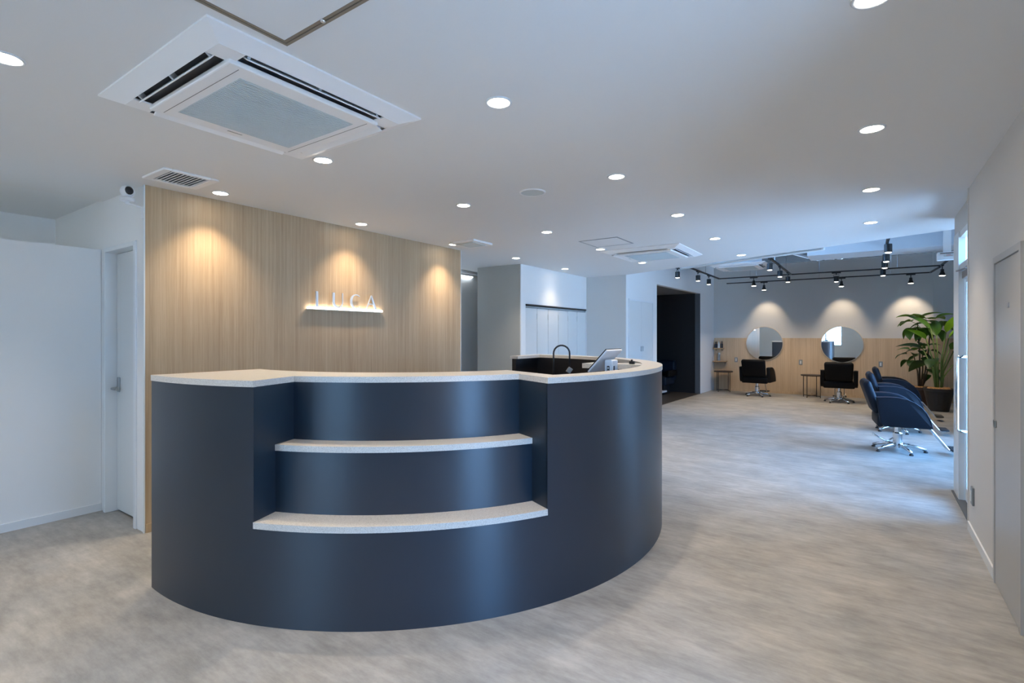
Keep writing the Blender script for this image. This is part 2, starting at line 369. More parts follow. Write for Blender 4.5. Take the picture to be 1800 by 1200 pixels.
# slanted salon side wall with side door and dark doorway
P0 = Vector((-3.405, 8.30, 0)); P1 = Vector((-3.226, YF, 0)); LW = (P1-P0).length
ang = math.atan2(P1.y-P0.y, P1.x-P0.x)
WM = Matrix.Translation(P0) @ Matrix.Rotation(ang, 4, 'Z')      # local x along the wall, local -y into the room
def hit(u):
    a = (u-900)/FPX; d = Vector((-math.sin(TH)+a*math.cos(TH), math.cos(TH)+a*math.sin(TH), 0))
    t = P1-P0; det = d.x*(-t.y) - d.y*(-t.x)
    k = (P0.x*(-t.y) - P0.y*(-t.x))/det
    return (d*k - P0).dot(t.normalized())
TA, TB = hit(1154.5), hit(1231.0)
DH = 2.35
bm = BM()
box(bm, 0, TA, 0, 0.10, 0, 3.5, M=WM); box(bm, TB, LW+0.1, 0, 0.12, 0, 3.5, M=WM); box(bm, TA, TB, 0, 0.10, DH, 3.5, M=WM)
struct(obj('wall_salon_side', bm, M['white']), 'white side wall with a dark doorway leading off the salon', 'wall')
bm = BM(); box(bm, TB-0.012, TB, 0.001, 0.12, 0, DH, M=WM)
struct(obj('trim_5', bm, M['darkgrey']), 'dark grey reveal on the far side of the dark doorway', 'trim')
# dark wash room
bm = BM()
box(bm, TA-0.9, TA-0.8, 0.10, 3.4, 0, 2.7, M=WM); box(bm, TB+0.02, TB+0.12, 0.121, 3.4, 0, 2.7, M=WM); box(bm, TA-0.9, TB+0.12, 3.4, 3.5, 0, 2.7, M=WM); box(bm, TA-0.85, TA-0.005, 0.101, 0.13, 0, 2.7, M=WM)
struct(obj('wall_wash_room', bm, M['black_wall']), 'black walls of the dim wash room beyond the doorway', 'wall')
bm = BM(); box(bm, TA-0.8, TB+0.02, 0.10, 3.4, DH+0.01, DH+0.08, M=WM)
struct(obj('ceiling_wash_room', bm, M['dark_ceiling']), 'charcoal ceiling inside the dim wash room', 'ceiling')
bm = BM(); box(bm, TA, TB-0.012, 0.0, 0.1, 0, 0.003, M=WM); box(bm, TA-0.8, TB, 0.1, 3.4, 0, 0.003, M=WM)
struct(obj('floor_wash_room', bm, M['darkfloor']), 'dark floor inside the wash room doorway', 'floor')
# white side door in the slanted wall
D0, D1 = hit(1104.5), hit(1147.5)
sd = thing('door_2', 'white double-leaf side door between shade-toned white wall and dark doorway', 'door'); sd['kind'] = 'structure'
bm = BM()
for (a, b, z0, z1) in ((D0, D0+0.03, 0, 2.0), (D1-0.03, D1, 0, 2.0), (D0, D1, 1.97, 2.0)): box(bm, a, b, -0.012, 0.0, z0, z1, M=WM)
obj('door_frame', bm, M['trim'], sd)
mid = (D0+D1)/2
for k, (a, b) in enumerate(((D0+0.034, mid-0.002), (mid+0.002, D1-0.034))):
    bm = BM(); box(bm, a, b, -0.008, 0.0, 0.01, 1.966, M=WM); lf = obj('door_leaf', bm, M['doorwhite'], sd)
    hx = b-0.03 if k == 0 else a+0.03
    bm = BM(); box(bm, hx-0.008, hx+0.008, -0.035, -0.008, 1.08, 1.17, 0.004, 1, M=WM); obj('pull', bm, M['steel'], lf)

# far wall, dado
bm = BM(); box(bm, -3.5, 2.0, YF, YF+0.12, 0, 3.06)
struct(obj('wall_far', bm, M['greywall']), 'grey far wall of the styling area washed by spotlights', 'wall')
bm = BM(); box(bm, -3.215, 1.95, YF-0.012, YF, 0.0, 1.305)
struct(obj('wall_far_dado', bm, M['wood_x']), 'oak dado panelling on the lower far wall', 'wall')
bm = BM(); box(bm, -3.215, 1.95, YF-0.022, YF-0.012, 0.0, 0.06)
struct(obj('baseboard_far', bm, M['wood_x']), 'oak skirting along the far wall', 'baseboard')
bm = BM(); box(bm, 1.06, 1.085, YF-0.02, YF, 1.305, 3.06)
struct(obj('trim_6', bm, M['greywall']), 'slim vertical strip on the far wall above the plants', 'trim')
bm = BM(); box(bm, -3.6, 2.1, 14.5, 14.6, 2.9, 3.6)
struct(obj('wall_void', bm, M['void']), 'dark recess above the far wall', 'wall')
bm = BM(); box(bm, -3.7, 2.07, 5.8, 5.9, 2.47, 3.5); box(bm, 0.62, 2.07, 5.9, 5.98, 0, 3.5)  # upper box: added unseen closure keeping outside light out of the ceiling void
struct(obj('wall_salon_front', bm, M['greywall']), 'wall turning outwards behind the glazed entrance', 'wall')

def wall_x_hole(name, x0, x1, ya, yb, z1, hy0, hy1, hz0, hz1, m, label):
    bm = BM(); box(bm, x0, x1, ya, hy0, 0, z1); box(bm, x0, x1, hy1, yb, 0, z1)
    if hz0 > 0: box(bm, x0, x1, hy0, hy1, 0, hz0)
    box(bm, x0, x1, hy0, hy1, hz1, z1)
    return struct(obj(name, bm, m), label, 'wall')
wall_x_hole('wall_salon_right', 1.35, 1.47, 5.98, 9.6, 3.5, 6.2, 9.2, 0.15, 2.25, M['greywall'], 'window wall on the right side of the styling area')
wall_x_hole('wall_right', RX, RX+0.13, YB, 4.81, H, 0.80, 1.50, 0.1, 2.1, M['warmwhite'], 'warm white right wall with the grey cupboard door')
bm = BM(); box(bm, -5.0, -2.5, YB-0.12, YB, 0, H); box(bm, -1.1, 0.75, YB-0.12, YB, 0, H); box(bm, -2.5, -1.1, YB-0.12, YB, 0, 0.86); box(bm, -2.5, -1.1, YB-0.12, YB, 2.2, H); box(bm, -6.2, -5.0, YB-0.12, YB, 0, 2.5)
struct(obj('wall_back', bm, M['white']), 'white wall behind the camera with a wide window', 'wall')
def window(n, label, axis, c, a0, a1, z0, z1, parts, pane='glass'):
    t = thing('window_%d' % n, label, 'window'); t['kind'] = 'structure'
    def bx(bm, p0, p1, q0, q1, d0, d1):
        if axis == 'x': box(bm, c+d0, c+d1, p0, p1, q0, q1)
        else: box(bm, p0, p1, c+d0, c+d1, q0, q1)
    bm = BM(); f = 0.045
    bx(bm, a0, a1, z0, z0+f, -0.03, 0.03); bx(bm, a0, a1, z1-f, z1, -0.03, 0.03)
    xs = [a0 + (a1-a0)*i/parts for i in range(parts+1)]
    for i, x in enumerate(xs):
        lo = x if i == 0 else x-f/2; hi = x if i == parts else x+f/2
        if i == 0: hi = x+f
        if i == parts: lo = x-f
        bx(bm, lo, hi, z0+f, z1-f, -0.03, 0.03)
    obj('window_frame', bm, M['alu'], t)
    for i in range(parts):
        bm = BM(); bx(bm, xs[i]+f, xs[i+1]-f, z0+f, z1-f, -0.003, 0.003); obj('pane', bm, M[pane], t)
window(1, 'aluminium-framed window beside the camera in the right wall', 'x', RX+0.07, 0.80, 1.50, 0.1, 2.1, 1)
window(2, 'wide aluminium-framed window behind the camera', 'y', YB-0.06, -2.5, -1.1, 0.86, 2.2, 2, 'filter_glass')
window(3, 'tall shopfront glazing along the right of the styling area', 'x', 1.41, 6.2, 9.2, 0.15, 2.25, 2)
bm = BM(); box(bm, 1.35, 2.07, 9.6, 9.72, 0, 3.5); box(bm, 1.95, 2.07, 9.72, 13.69, 0, 3.5)  # unseen step, shaped so the window throws daylight onto the visible floor
struct(obj('wall_salon_corner', bm, M['greywall']), 'grey wall stepping outwards beside the potted plants', 'wall')

bm = BM(); box(bm, RX-0.009, RX, 3.87, 4.80, 0, 0.06)
struct(obj('baseboard_right', bm, M['trim']), 'pale skirting on the right wall before the entrance', 'baseboard')
bm = BM(); box(bm, RX-0.006, RX+0.13, 4.81, 4.83, 0, H)
struct(obj('trim_7', bm, M['warmwhite']), 'beige corner trim where the right wall meets the entrance', 'trim')
# grey cupboard door on the right wall
cd = thing('door_3', 'grey flush cupboard door on the right wall', 'door'); cd['kind'] = 'structure'
bm = BM(); box(bm, RX-0.012, RX, 3.835, 3.87, 0, 1.79); box(bm, RX-0.012, RX, 3.235, 3.27, 0, 1.79); box(bm, RX-0.012, RX, 3.27, 3.835, 1.755, 1.79)
obj('door_frame', bm, M['doorgrey'], cd)
bm = BM(); box(bm, RX-0.008, RX, 3.274, 3.831, 0.006, 1.748); lf = obj('door_leaf', bm, M['doorgrey'], cd)
bm = BM(); box(bm, RX-0.010, RX-0.008, 3.485, 3.525, 1.50, 1.525); obj('name_plate', bm, M['steel'], lf)
bm = BM(); box(bm, RX-0.02, RX-0.008, 3.79, 3.82, 0.86, 0.90, 0.003, 1); obj('latch', bm, M['steel'], lf)

# glazed entrance
EX = 0.635
ed = thing('door_4', 'glazed entrance door with long chrome pull at the right', 'door'); ed['kind'] = 'structure'
bm = BM()
box(bm, EX-0.03, EX+0.015, 5.60, 5.90, 0, 2.22); box(bm, EX-0.02, EX+0.05, 4.83, 4.87, 0, 2.22)
box(bm, EX-0.02, EX+0.06, 4.87, 5.60, 1.90, 1.95); box(bm, EX-0.02, EX+0.06, 4.87, 5.60, 2.17, 2.22)
obj('door_frame', bm, M['alu'], ed)
bm = BM(); box(bm, EX-0.02, EX+0.06, 4.83, 5.90, 2.22, H)
struct(obj('wall_over_entrance', bm, M['greywall']), 'short wall above the glazed entrance', 'wall')
bm = BM(); box(bm, EX+0.012, EX+0.04, 4.875, 4.93, 0.012, 1.895); box(bm, EX+0.012, EX+0.04, 5.54, 5.595, 0.012, 1.895); box(bm, EX+0.012, EX+0.04, 4.93, 5.54, 0.012, 0.12); box(bm, EX+0.012, EX+0.04, 4.93, 5.54, 1.80, 1.895)
dl = obj('door_leaf', bm, M['alu'], ed)
bm = BM(); box(bm, EX+0.023, EX+0.029, 4.93, 5.54, 0.12, 1.80); obj('pane', bm, M['glass'], ed)
bm = BM(); box(bm, EX+0.023, EX+0.029, 4.87, 5.60, 1.95, 2.17); obj('pane', bm, M['glass'], ed)
bm = BM(); tube(bm, [(EX+0.012, 5.50, 1.19), (EX-0.035, 5.50, 1.19), (EX-0.05, 5.50, 1.175), (EX-0.05, 5.50, 0.60), (EX-0.035, 5.50, 0.585), (EX+0.012, 5.50, 0.585)], 0.013, 10)
obj('pull_handle', bm, M['chrome'], dl, True)
bm = BM(); box(bm, EX-0.02, EX+0.012, 5.2, 5.5, 1.82, 1.88, 0.004, 1); tube(bm, [(EX-0.012, 5.32, 1.89), (EX-0.05, 5.52, 1.89), (EX-0.01, 5.62, 1.91)], 0.008, 6); obj('door_closer', bm, M['steel'], dl)
bm = BM(); box(bm, EX-0.045, EX+0.07, 4.85, 5.90, 0.0, 0.008)
obj('threshold', bm, M['darkgrey'], ed)

# beams and deck of the styling area
bm = BM(); box(bm, -0.78, 1.35, 9.0, 9.08, 2.575, 3.0); box(bm, -0.78, 1.35, 9.08, 9.62, 2.575, 2.60); box(bm, -0.78, 1.35, 9.56, 9.62, 2.6, 2.72); box(bm, -3.4, 1.35, 9.1, 9.5, 2.96, 3.3)
struct(obj('ceiling_beam', bm, M['beam']), 'wide pale painted beam crossing the open ceiling', 'beam')
for k, y in enumerate((11.6, 12.9)):
    bm = BM(); box(bm, -3.3, 1.95, y, y+0.10, 3.20, 3.5)
    struct(obj('ceiling_joist', bm, M['beam']), ['pale joist under the deck nearer the beam', 'pale joist under the deck near the far wall'][k], 'beam')
bm = BM(); box(bm, -0.84, -0.66, YF+0.14, YF+0.30, 2.9, 3.5); prism(bm, [(-0.70, 3.05), (-0.62, 3.05), (0.05, 3.28), (0.05, 3.34)], YF+0.16, YF+0.20, 'y'); prism(bm, [(-0.80, 3.05), (-0.88, 3.05), (-1.5, 3.28), (-1.5, 3.34)], YF+0.16, YF+0.20, 'y')
struct(obj('roof_column', bm, M['beam']), 'pale steel column with diagonal braces above the far wall', 'column')

# ================================================================ reception counter
CX, CY = -3.061, 3.087
RO, RS1, RS2, RI, RR = 1.920, 1.770, 1.630, 1.320, 1.785
ZT = 1.148; TK = 0.030; ZB = ZT-TK
Z2, Z1 = 0.483, 0.818                      # tops of lower and upper display shelf
A_L, A_R = math.radians(-69.2), math.radians(-26.2)
XL, XB = -3.19, -3.09                      # planes where the ring is cut off: front-left end, back end
def pc(r, a): return (CX + r*math.cos(a), CY + r*math.sin(a))
def ang_x(r, x, sgn): return sgn*math.acos((x-CX)/r)
def arc(r, a0, a1, n): return [pc(r, a0+(a1-a0)*i/n) for i in range(n+1)]
ctr = thing('reception_counter', 'large curved navy reception counter with pale speckled stone top', 'counter', (CX, CY, 0))
def loc(p): return (p[0]-CX, p[1]-CY)
def cprism(poly, z0, z1, bev=0.0):
    bm = BM(); prism(bm, [loc(p) for p in poly], z0, z1, bev=bev); return bm
def skin(bm, r0, r1, a0, a1, n, z0, z1):
    """curved panel, smooth on its faces"""
    for r, flip in ((r1, False), (r0, True)):
        prev = None
        for i in range(n+1):
            x, y = loc(pc(r, a0+(a1-a0)*i/n)); v = (bm.verts.new((x, y, z0)), bm.verts.new((x, y, z1)))
            if prev: 
                f = bm.faces.new((prev[0], v[0], v[1], prev[1])); f.smooth = True
            prev = v
    for z in (z0, z1):
        prev = None
        for i in range(n+1):
            a = a0+(a1-a0)*i/n
            v = (bm.verts.new((*loc(pc(r0, a)), z)), bm.verts.new((*loc(pc(r1, a)), z)))
            if prev: bm.faces.new((prev[0], prev[1], v[1], v[0]))
            prev = v
    for a in (a0, a1):
        q = [(*loc(pc(r0, a)), z0), (*loc(pc(r1, a)), z0), (*loc(pc(r1, a)), z1), (*loc(pc(r0, a)), z1)]
        bm.faces.new([bm.verts.new(p) for p in q])
aL0 = ang_x(RO, XL, -1); aB0 = ang_x(RO, XB, 1)
# outer skin: left cheek, low plinth under the niche, long right sweep
bm = BM()
skin(bm, RO-0.02, RO, aL0, A_L, 40, 0, ZB); skin(bm, RO-0.02, RO, A_L, A_R, 60, 0, Z2-TK); skin(bm, RO-0.02, RO, A_R, aB0, 130, 0, ZB)
obj('front_panel', bm, M['navy'], ctr)
bm = BM(); skin(bm, RS1-0.02, RS1, A_L, A_R, 60, Z2, Z1-TK); obj('riser_panel', bm, M['navy'], ctr)
bm = BM(); skin(bm, RS2-0.02, RS2, A_L, A_R, 60, Z1, ZB); obj('riser_panel', bm, M['navy'], ctr)
for a, sg in ((A_L, -1), (A_R, 1)):
    bm = BM(); d = 0.018/RO*sg
    poly = [pc(RO-0.001, a), pc(RS2-0.02, a), pc(RS2-0.02, a+d), pc(RO-0.021, a+d)]
    prism(bm, [loc(p) for p in poly], Z2-TK, ZB); obj('side_cheek', bm, M['navy'], ctr)
bm = BM(); yl = CY - math.sqrt(RO**2-(XL-CX)**2); yi = CY - math.sqrt(RI**2-(XL-CX)**2)
prism(bm, [loc(p) for p in ((XL, yl+0.001), (XL+0.02, yl+0.001), (XL+0.02, yi), (XL, yi))], 0, ZB); obj('end_panel', bm, M['navy'], ctr)
# black inner lining
bm = BM(); skin(bm, RR, RR+0.02, math.radians(-22), ang_x(RR, XB, 1), 90, 0, ZB); obj('inner_lining', bm, M['black'], ctr)
bm = BM(); skin(bm, RI, RI+0.02, ang_x(RI, XL, -1), math.radians(-22), 50, 0, ZB); obj('inner_lining', bm, M['black'], ctr)
bm = BM(); prism(bm, [loc(pc(RI, math.radians(-22))), loc(pc(RR+0.02, math.radians(-22))), loc(pc(RR+0.02, math.radians(-22.6))), loc(pc(RI, math.radians(-22.6)))], 0, ZB); obj('inner_lining', bm, M['black'], ctr)
# back return panel
yb1 = CY + math.sqrt(RO**2-(XB-CX)**2); yb0 = CY + 1.36
bm = BM(); prism(bm, [loc(p) for p in ((XB, yb0), (XB+0.05, yb0), (XB+0.05, yb1-0.03), (XB, yb1-0.03))], 0, ZB); obj('return_panel', bm, M['black'], ctr)
# stone countertop (one continuous slab following the niche)
aL1 = ang_x(RI, XL, -1); bR = math.radians(-22)
RT = RO+0.004
poly = arc(RT, ang_x(RT, XL-0.002, -1), A_L, 40) + arc(RS2, A_L, A_R, 60) + arc(RT, A_R, ang_x(RT, XB-0.02, 1), 130)
poly += [(XB-0.02, yb0-0.01), (XB+0.08, yb0-0.01)] + arc(RR-0.005, ang_x(RR, XB+0.08, 1), bR, 110) + arc(RI-0.004, bR, ang_x(RI-0.004, XL-0.002, -1), 60)
bm = cprism(poly, ZB, ZT); obj('countertop', bm, M['quartz'], ctr)
for z, r0, r1 in ((Z1, RS2-0.01, RS1+0.004), (Z2, RS1-0.01, RO+0.004)):
    bm = cprism(arc(r1, A_L, A_R, 60) + arc(r0, A_R, A_L, 60), z-TK, z); obj('display_shelf', bm, M['quartz'], ctr)
# lower inner desk, dark, and pale side worktop
bm = cprism(arc(RR, math.radians(-22), math.radians(62), 50) + arc(1.22, math.radians(62), math.radians(-22), 50), 0.95, 0.98); obj('inner_desk', bm, M['black'], ctr)
bm = cprism([(-1.83, 3.585), (-1.36, 3.63), (-1.30, 3.70), (-1.32, 3.86), (-1.83, 3.80)], ZT-0.038, ZT-0.002); obj('side_worktop', bm, M['quartz'], ctr)
bm = cprism([(-1.80, 3.60), (-1.36, 3.645), (-1.36, 3.80), (-1.80, 3.76)], 0.98, ZT-0.038); obj('worktop_support', bm, M['black'], ctr)

# POS tablet on stand behind the counter
pos = thing('tablet_terminal', 'white tablet till on a stand, leaning back behind the counter', 'till', (-1.47, 3.14, 0.98))
up = Vector((0.68, 0, 0.733)).normalized(); wv = Vector((0.03, 1, 0)).normalized(); nv = wv.cross(up).normalized()
b0 = Vector((-1.509+1.47, 3.03-3.14, 1.128-0.98)); SWd, SHt = 0.226, 0.196
def scr(bm, a0, a1, c0, c1, d0, d1, bev):
    R = Matrix((( *wv, 0), (*up, 0), (*nv, 0), (0, 0, 0, 1))).transposed(); R.translation = b0
    box(bm, a0, a1, c0, c1, d0, d1, bev, 2, M=R)
sgn = 1 if nv.x > 0 else -1
bm = BM(); scr(bm, 0, SWd, 0, SHt, 0, 0.012*sgn, 0.003); obj('back_shell', bm, M['plastic_white'], pos)
bm = BM(); scr(bm, -0.001, SWd+0.001, -0.001, SHt+0.001, -0.006*sgn, 0, 0.002); obj('screen', bm, M['screen'], pos)
bm = BM(); box(bm, 0.055, 0.115, -0.055, 0.03, 0.0, 0.225, 0.010, 3); st = obj('stand', bm, M['plastic_white'], pos)
bm = BM(); box(bm, 0.1145, 0.1165, -0.045, -0.028, 0.135, 0.185); box(bm, 0.075, 0.092, -0.0565, -0.0545, 0.135, 0.185); obj('port', bm, M['plastic_black'], st)
bm = BM(); box(bm, 0.080, 0.087, -0.0575, -0.0565, 0.142, 0.156); box(bm, 0.080, 0.087, -0.0575, -0.0565, 0.164, 0.178); obj('port_symbol', bm, M['plastic_white'], st)
bm = BM(); box(bm, -0.06, 0.13, -0.09, 0.09, 0.0, 0.012, 0.005, 2); obj('base', bm, M['plastic_white'], pos)

# gooseneck lamp
gl = thing('gooseneck_lamp', 'black gooseneck lamp arching above the counter inside edge', 'lamp', (-1.614, 2.775, 0.98))
rt = Vector((math.cos(TH), math.sin(TH), 0))
pts = [Vector((0, 0, 0.01)), Vector((0, 0, 0.27))]
for i in range(1, 12): pts.append(rt*(0.05-0.05*math.cos(PI*i/11)) + Vector((0, 0, 0.27+0.05*math.sin(PI*i/11))))
pts += [rt*0.1+Vector((0, 0, 0.19))]
bm = BM(); tube(bm, pts, 0.0055, 10); obj('neck', bm, M['blackmetal'], gl, True)
bm = BM(); lathe(bm, [(0.035, 0), (0.035, 0.012), (0.01, 0.018)], 20); obj('base', bm, M['blackmetal'], gl)
bm = BM(); box(bm, -0.018, 0.012, -0.012, 0.012, -0.026, 0.010, 0.004, 2, M=Matrix.Translation(rt*0.105+Vector((0, 0, 0.17))) @ Matrix.Rotation(TH, 4, 'Z') @ Matrix.Rotation(0.6, 4, 'Y'))
obj('head', bm, mat('grey_lamp_head', (0.20, 0.20, 0.19), 0.5), gl)
bm = BM(); box(bm, -0.02, 0.02, -0.012, 0.012, 0, 0.022, 0.003, 1); box(bm, -0.006, 0.004, -0.008, 0.008, 0.02, 0.034)
o = obj('desk_clip', bm, M['plastic_black']); o.location = (-1.47, 3.70, ZT-0.002); tag(o, 'small black clip on the pale side worktop inside the counter', 'clip')

# ================================================================ LUCA sign
SX = WX
sign = thing('wall_sign', 'raised silver LUCA lettering over a glowing light bar on oak wall', 'sign', (SX, 0, 0))
Zb, Zh = 1.621, 0.138
def letter(name, polys):
    bm = BM()
    for poly in polys: prism(bm, poly, 0.020, 0.032, 'x')
    obj('letter', bm, M['signface'], sign)['label'] = 'silver capital letter ' + name.upper()
y = 2.790
letter('l', [[(y-0.011, Zb), (y+0.011, Zb), (y+0.011, Zb+Zh), (y-0.011, Zb+Zh)], [(y+0.011, Zb), (y+0.078, Zb), (y+0.078, Zb+0.007), (y+0.011, Zb+0.007)]])
def stroke(outer, inner): return [outer[i] for i in range(len(outer))] + inner[::-1]
y0, y1 = 2.955, 3.068; ru = 0.052; ym = (y0+y1)/2
out = [(y0, Zb+Zh), (y0, Zb+ru)] + [(ym-(ym-y0)*math.cos(t), Zb+ru-ru*math.sin(t)) for t in [PI*i/14 for i in range(1, 14)]] + [(y1, Zb+ru), (y1, Zb+Zh)]
a0, a1 = y0+0.021, y1-0.008; am = (a0+a1)/2
inn = [(a0, Zb+Zh), (a0, Zb+ru)] + [(am-(am-a0)*math.cos(t), Zb+ru-(ru-0.010)*math.sin(t)) for t in [PI*i/14 for i in range(1, 14)]] + [(a1, Zb+ru), (a1, Zb+Zh)]
letter('u', [stroke(out, inn)])
yc, zc, ra, rz = 3.218, Zb+Zh/2, 0.068, Zh/2
ts = [math.radians(52 + (308-52)*i/24) for i in range(25)]
out = [(yc+ra*math.cos(t), zc+rz*math.sin(t)) for t in ts]
inn = [(yc+0.004+(ra-0.007-0.012*max(0, -math.cos(t)))*math.cos(t), zc+(rz-0.009)*math.sin(t)) for t in ts]
letter('c', [stroke(out, inn)])
ya, yb, yp = 3.338, 3.470, 3.402
letter('a', [[(ya, Zb), (ya+0.008, Zb), (yp+0.005, Zb+Zh), (yp-0.003, Zb+Zh)], [(yb-0.024, Zb), (yb, Zb), (yp+0.007, Zb+Zh), (yp-0.006, Zb+Zh-0.012)], [(ya+0.028, Zb+0.050), (yb-0.036, Zb+0.050), (yb-0.038, Zb+0.057), (ya+0.030, Zb+0.057)]])
bm = BM(); box(bm, 0.004, 0.034, 2.703, 3.548, 1.600, 1.618, 0.005, 2); obj('light_bar', bm, M['led'], sign)
bm = BM(); box(bm, 0, 0.036, 2.703, 3.548, 1.594, 1.600); obj('bar_tray', bm, M['trim'], sign)

# ================================================================ ceiling fittings
def annulus(bm, r0, r1, z0, z1, seg=32):
    lathe(bm, [(r0, z1), (r0, z0), (r1, z0), (r1, z1)], seg, cap=False)
DL = thing('downlight', '', 'downlight')
bm = BM(); lathe(bm, [(0.048, 0.0), (0.048, -0.004), (0.056, -0.006), (0.060, -0.002), (0.060, 0.0)], 32, cap=False); obj('trim_ring', bm, M['trim'], DL, True)
bm = BM(); lathe(bm, [(0, -0.003), (0.048, -0.003), (0.048, -0.001)], 32, cap=False); obj('lens', bm, M['lens'], DL)
sp = bpy.data.lights.new('downlight_lamp', 'SPOT'); sp.energy = DOWN_W; sp.color = LAMP; sp.spot_size = math.radians(100); sp.spot_blend = 1.0; sp.shadow_soft_size = 0.03
so = bpy.data.objects.new('downlight_lamp', sp); COL.objects.link(so); so.parent = DL; so.location = (0, 0, -0.012)
rows = [(-3.885, [1.865, 3.13, 4.425, 5.68, 7.03], 'oak-wall row of ceiling downlights'), (-2.657, [0.496, 1.861, 3.145, 4.434, 5.685, 7.07], 'row crossing the big air conditioner and counter'),
        (-1.357, [1.848, 3.148, 4.454, 5.758, 7.127], 'row down the middle of the open floor'), (0.010, [1.928, 3.152, 4.465, 5.757], 'row nearest the right wall')]
LAB = {(0, 0): 'downlight above the left end of the oak wall, beside the slatted vent', (0, 1): 'downlight above the LUCA lettering on the oak wall', (0, 2): 'downlight touching the flat square vent at the oak wall end',
       (0, 3): 'downlight over the corridor mouth, just before the greige wall end', (0, 4): 'downlight right in front of the lockers, throwing a glow on them',
       (1, 0): 'downlight cut by the left picture edge', (1, 1): 'downlight beside the lower corner of the big air conditioner', (1, 2): 'downlight left of the round ceiling speaker',
       (1, 3): 'downlight between the round speaker and the flat ceiling hatch', (1, 4): 'downlight at the left corner of the middle air conditioner', (1, 5): 'downlight just below the front edge of the middle air conditioner',
       (2, 0): 'largest bright downlight right of the big air conditioner', (2, 1): 'second downlight of the middle row, right of the round speaker', (2, 2): 'third downlight of the middle row, above the middle air conditioner',
       (2, 3): 'fourth downlight of the middle row, right of the middle air conditioner', (2, 4): 'last downlight of the middle row, near the ceiling edge over the salon',
       (3, 0): 'downlight at the very top picture edge on the right', (3, 1): 'large downlight at upper right near the right wall', (3, 2): 'second large downlight along the right wall row', (3, 3): 'downlight along the right wall row closest to the glazed entrance'}
# added unseen downlights continuing the grid, to warm the light near the camera
rows += [(-3.885, [0.50, -0.80], ''), (-2.657, [-0.80], ''), (-1.357, [0.50, -0.80], ''), (0.010, [0.50], '')]
LAB.update({(4, 0): 'added unseen downlight just outside the left picture edge, over the white door', (4, 1): 'added unseen downlight behind the camera nearest the low partition', (5, 0): 'added unseen downlight behind the camera, second from the low partition',
            (6, 0): 'added downlight overhead beside the bronze-framed hatch, out of picture', (6, 1): 'added unseen downlight behind the camera, third from the low partition', (7, 0): 'added unseen downlight directly over the camera position'})
first = True
for i, (x, ys, _) in enumerate(rows):
    for j, y in enumerate(ys):
        o = DL if first else copy_tree(DL); first = False
        if (i, j) == (0, 4):                       # dimmed lamp in front of the lockers
            lo = [c for c in o.children if c.type == 'LIGHT'][0]; lo.data = lo.data.copy(); lo.data.energy = DOWN_W*0.45
        o.location = (x, y, H); o['label'] = LAB[(i, j)]; o['group'] = 'round recessed ceiling downlights'

def cassette(loc_, label, s=0.97, rot=0.0):
    t = thing('ceiling_air_conditioner', label, 'air conditioner', loc_, rot, 'ceiling cassette air conditioners'); h = s/2
    # bevelled outer frame: from ceiling edge down to inner flat
    bm = BM(); q = 0.85*h
    for k in range(4):
        c_, s_ = [(1, 0), (0, 1), (-1, 0), (0, -1)][k]
        R = Matrix.Rotation(k*PI/2, 4, 'Z')
        tmp = bmesh.new()
        A = [(-h, -h, 0), (h, -h, 0), (h, -h, -0.008), (-h, -h, -0.008), (q, -q, -0.036), (-q, -q, -0.036), (0.60*h, -0.60*h, -0.030), (-0.60*h, -0.60*h, -0.030)]
        v = [tmp.verts.new(p) for p in A]
        tmp.faces.new((v[0], v[1], v[2], v[3])); tmp.faces.new((v[3], v[2], v[4], v[5]))
        merge(bm, tmp, R)
    obj('outer_frame', bm, M['acwhite'], t)
    bm = BM(); box(bm, -q, q, -q, q, -0.006, -0.002); obj('duct_plate', bm, M['acdark'], t)
    # flat corners between the outlets
    e = 0.505*s/2*1.30
    for sx in (-1, 1):
        for sy in (-1, 1):
            bm = BM(); box(bm, sx*e, sx*q, sy*e, sy*q, -0.037, -0.030); obj('corner_plate', bm, M['acwhite'], t)
    # raised intake panel
    p = 0.71*h
    bm = BM(); box(bm, -p, p, -p, p, -0.052, -0.030, 0.006, 2); pn = obj('intake_panel', bm, M['acwhite'], t)
    g = 0.535*h
    bm = BM(); box(bm, -g-0.004, g+0.004, -g-0.004, g+0.004, -0.053, -0.0515); gr = obj('intake_grille', bm, M['acgrille'], pn)
    bm = BM(); n = 40
    for k in range(n):
        yy = -g + 2*g*(k+0.5)/n; box(bm, yy-0.0030, yy+0.0030, -g, g, -0.0560, -0.0530)
    sl_ = obj('grille_slats', bm, M['acgrille'], gr); sl_['kind'] = 'stuff'
    bm = BM(); box(bm, -g-0.038, -g-0.030, -0.035, 0.035, -0.0530, -0.0520); obj('maker_strip', bm, M['steel'], pn)
    for sy in (-1, 1):
        bm = BM(); box(bm, -p*0.93, p*0.93, sy*p*0.862-0.0012, sy*p*0.862+0.0012, -0.0526, -0.0518); obj('panel_seam', bm, M['acdark'], pn)
    # four louvres: near pair (towards -y, +x) hang open, the others are nearly shut
    for k in range(4):
        R = Matrix.Rotation(k*PI/2, 4, 'Z') @ Matrix.Translation((0, -(p+q)/2, (-0.028, -0.028, -0.040, -0.040)[k])) @ Matrix.Rotation(math.radians((52, 36, 24, 24)[k]), 4, 'X')
        bm = BM(); hw = (0.026, 0.026, 0.021, 0.021)[k]; box(bm, -e*0.97, e*0.97, -hw, hw, -0.003, 0.003, 0.002, 1, M=R)
        lv = obj('louvre', bm, M['acwhite'], t)
        for xx in (-e*0.93, 0, e*0.93):
            bm = BM(); box(bm, xx-0.006, xx+0.006, -0.012, 0.012, 0.003, 0.022, M=R); obj('louvre_pin', bm, M['plastic_white'], lv)
    return t
ac = cassette((-2.245, 1.286, H), 'big ceiling air conditioner nearest the camera, at upper left')
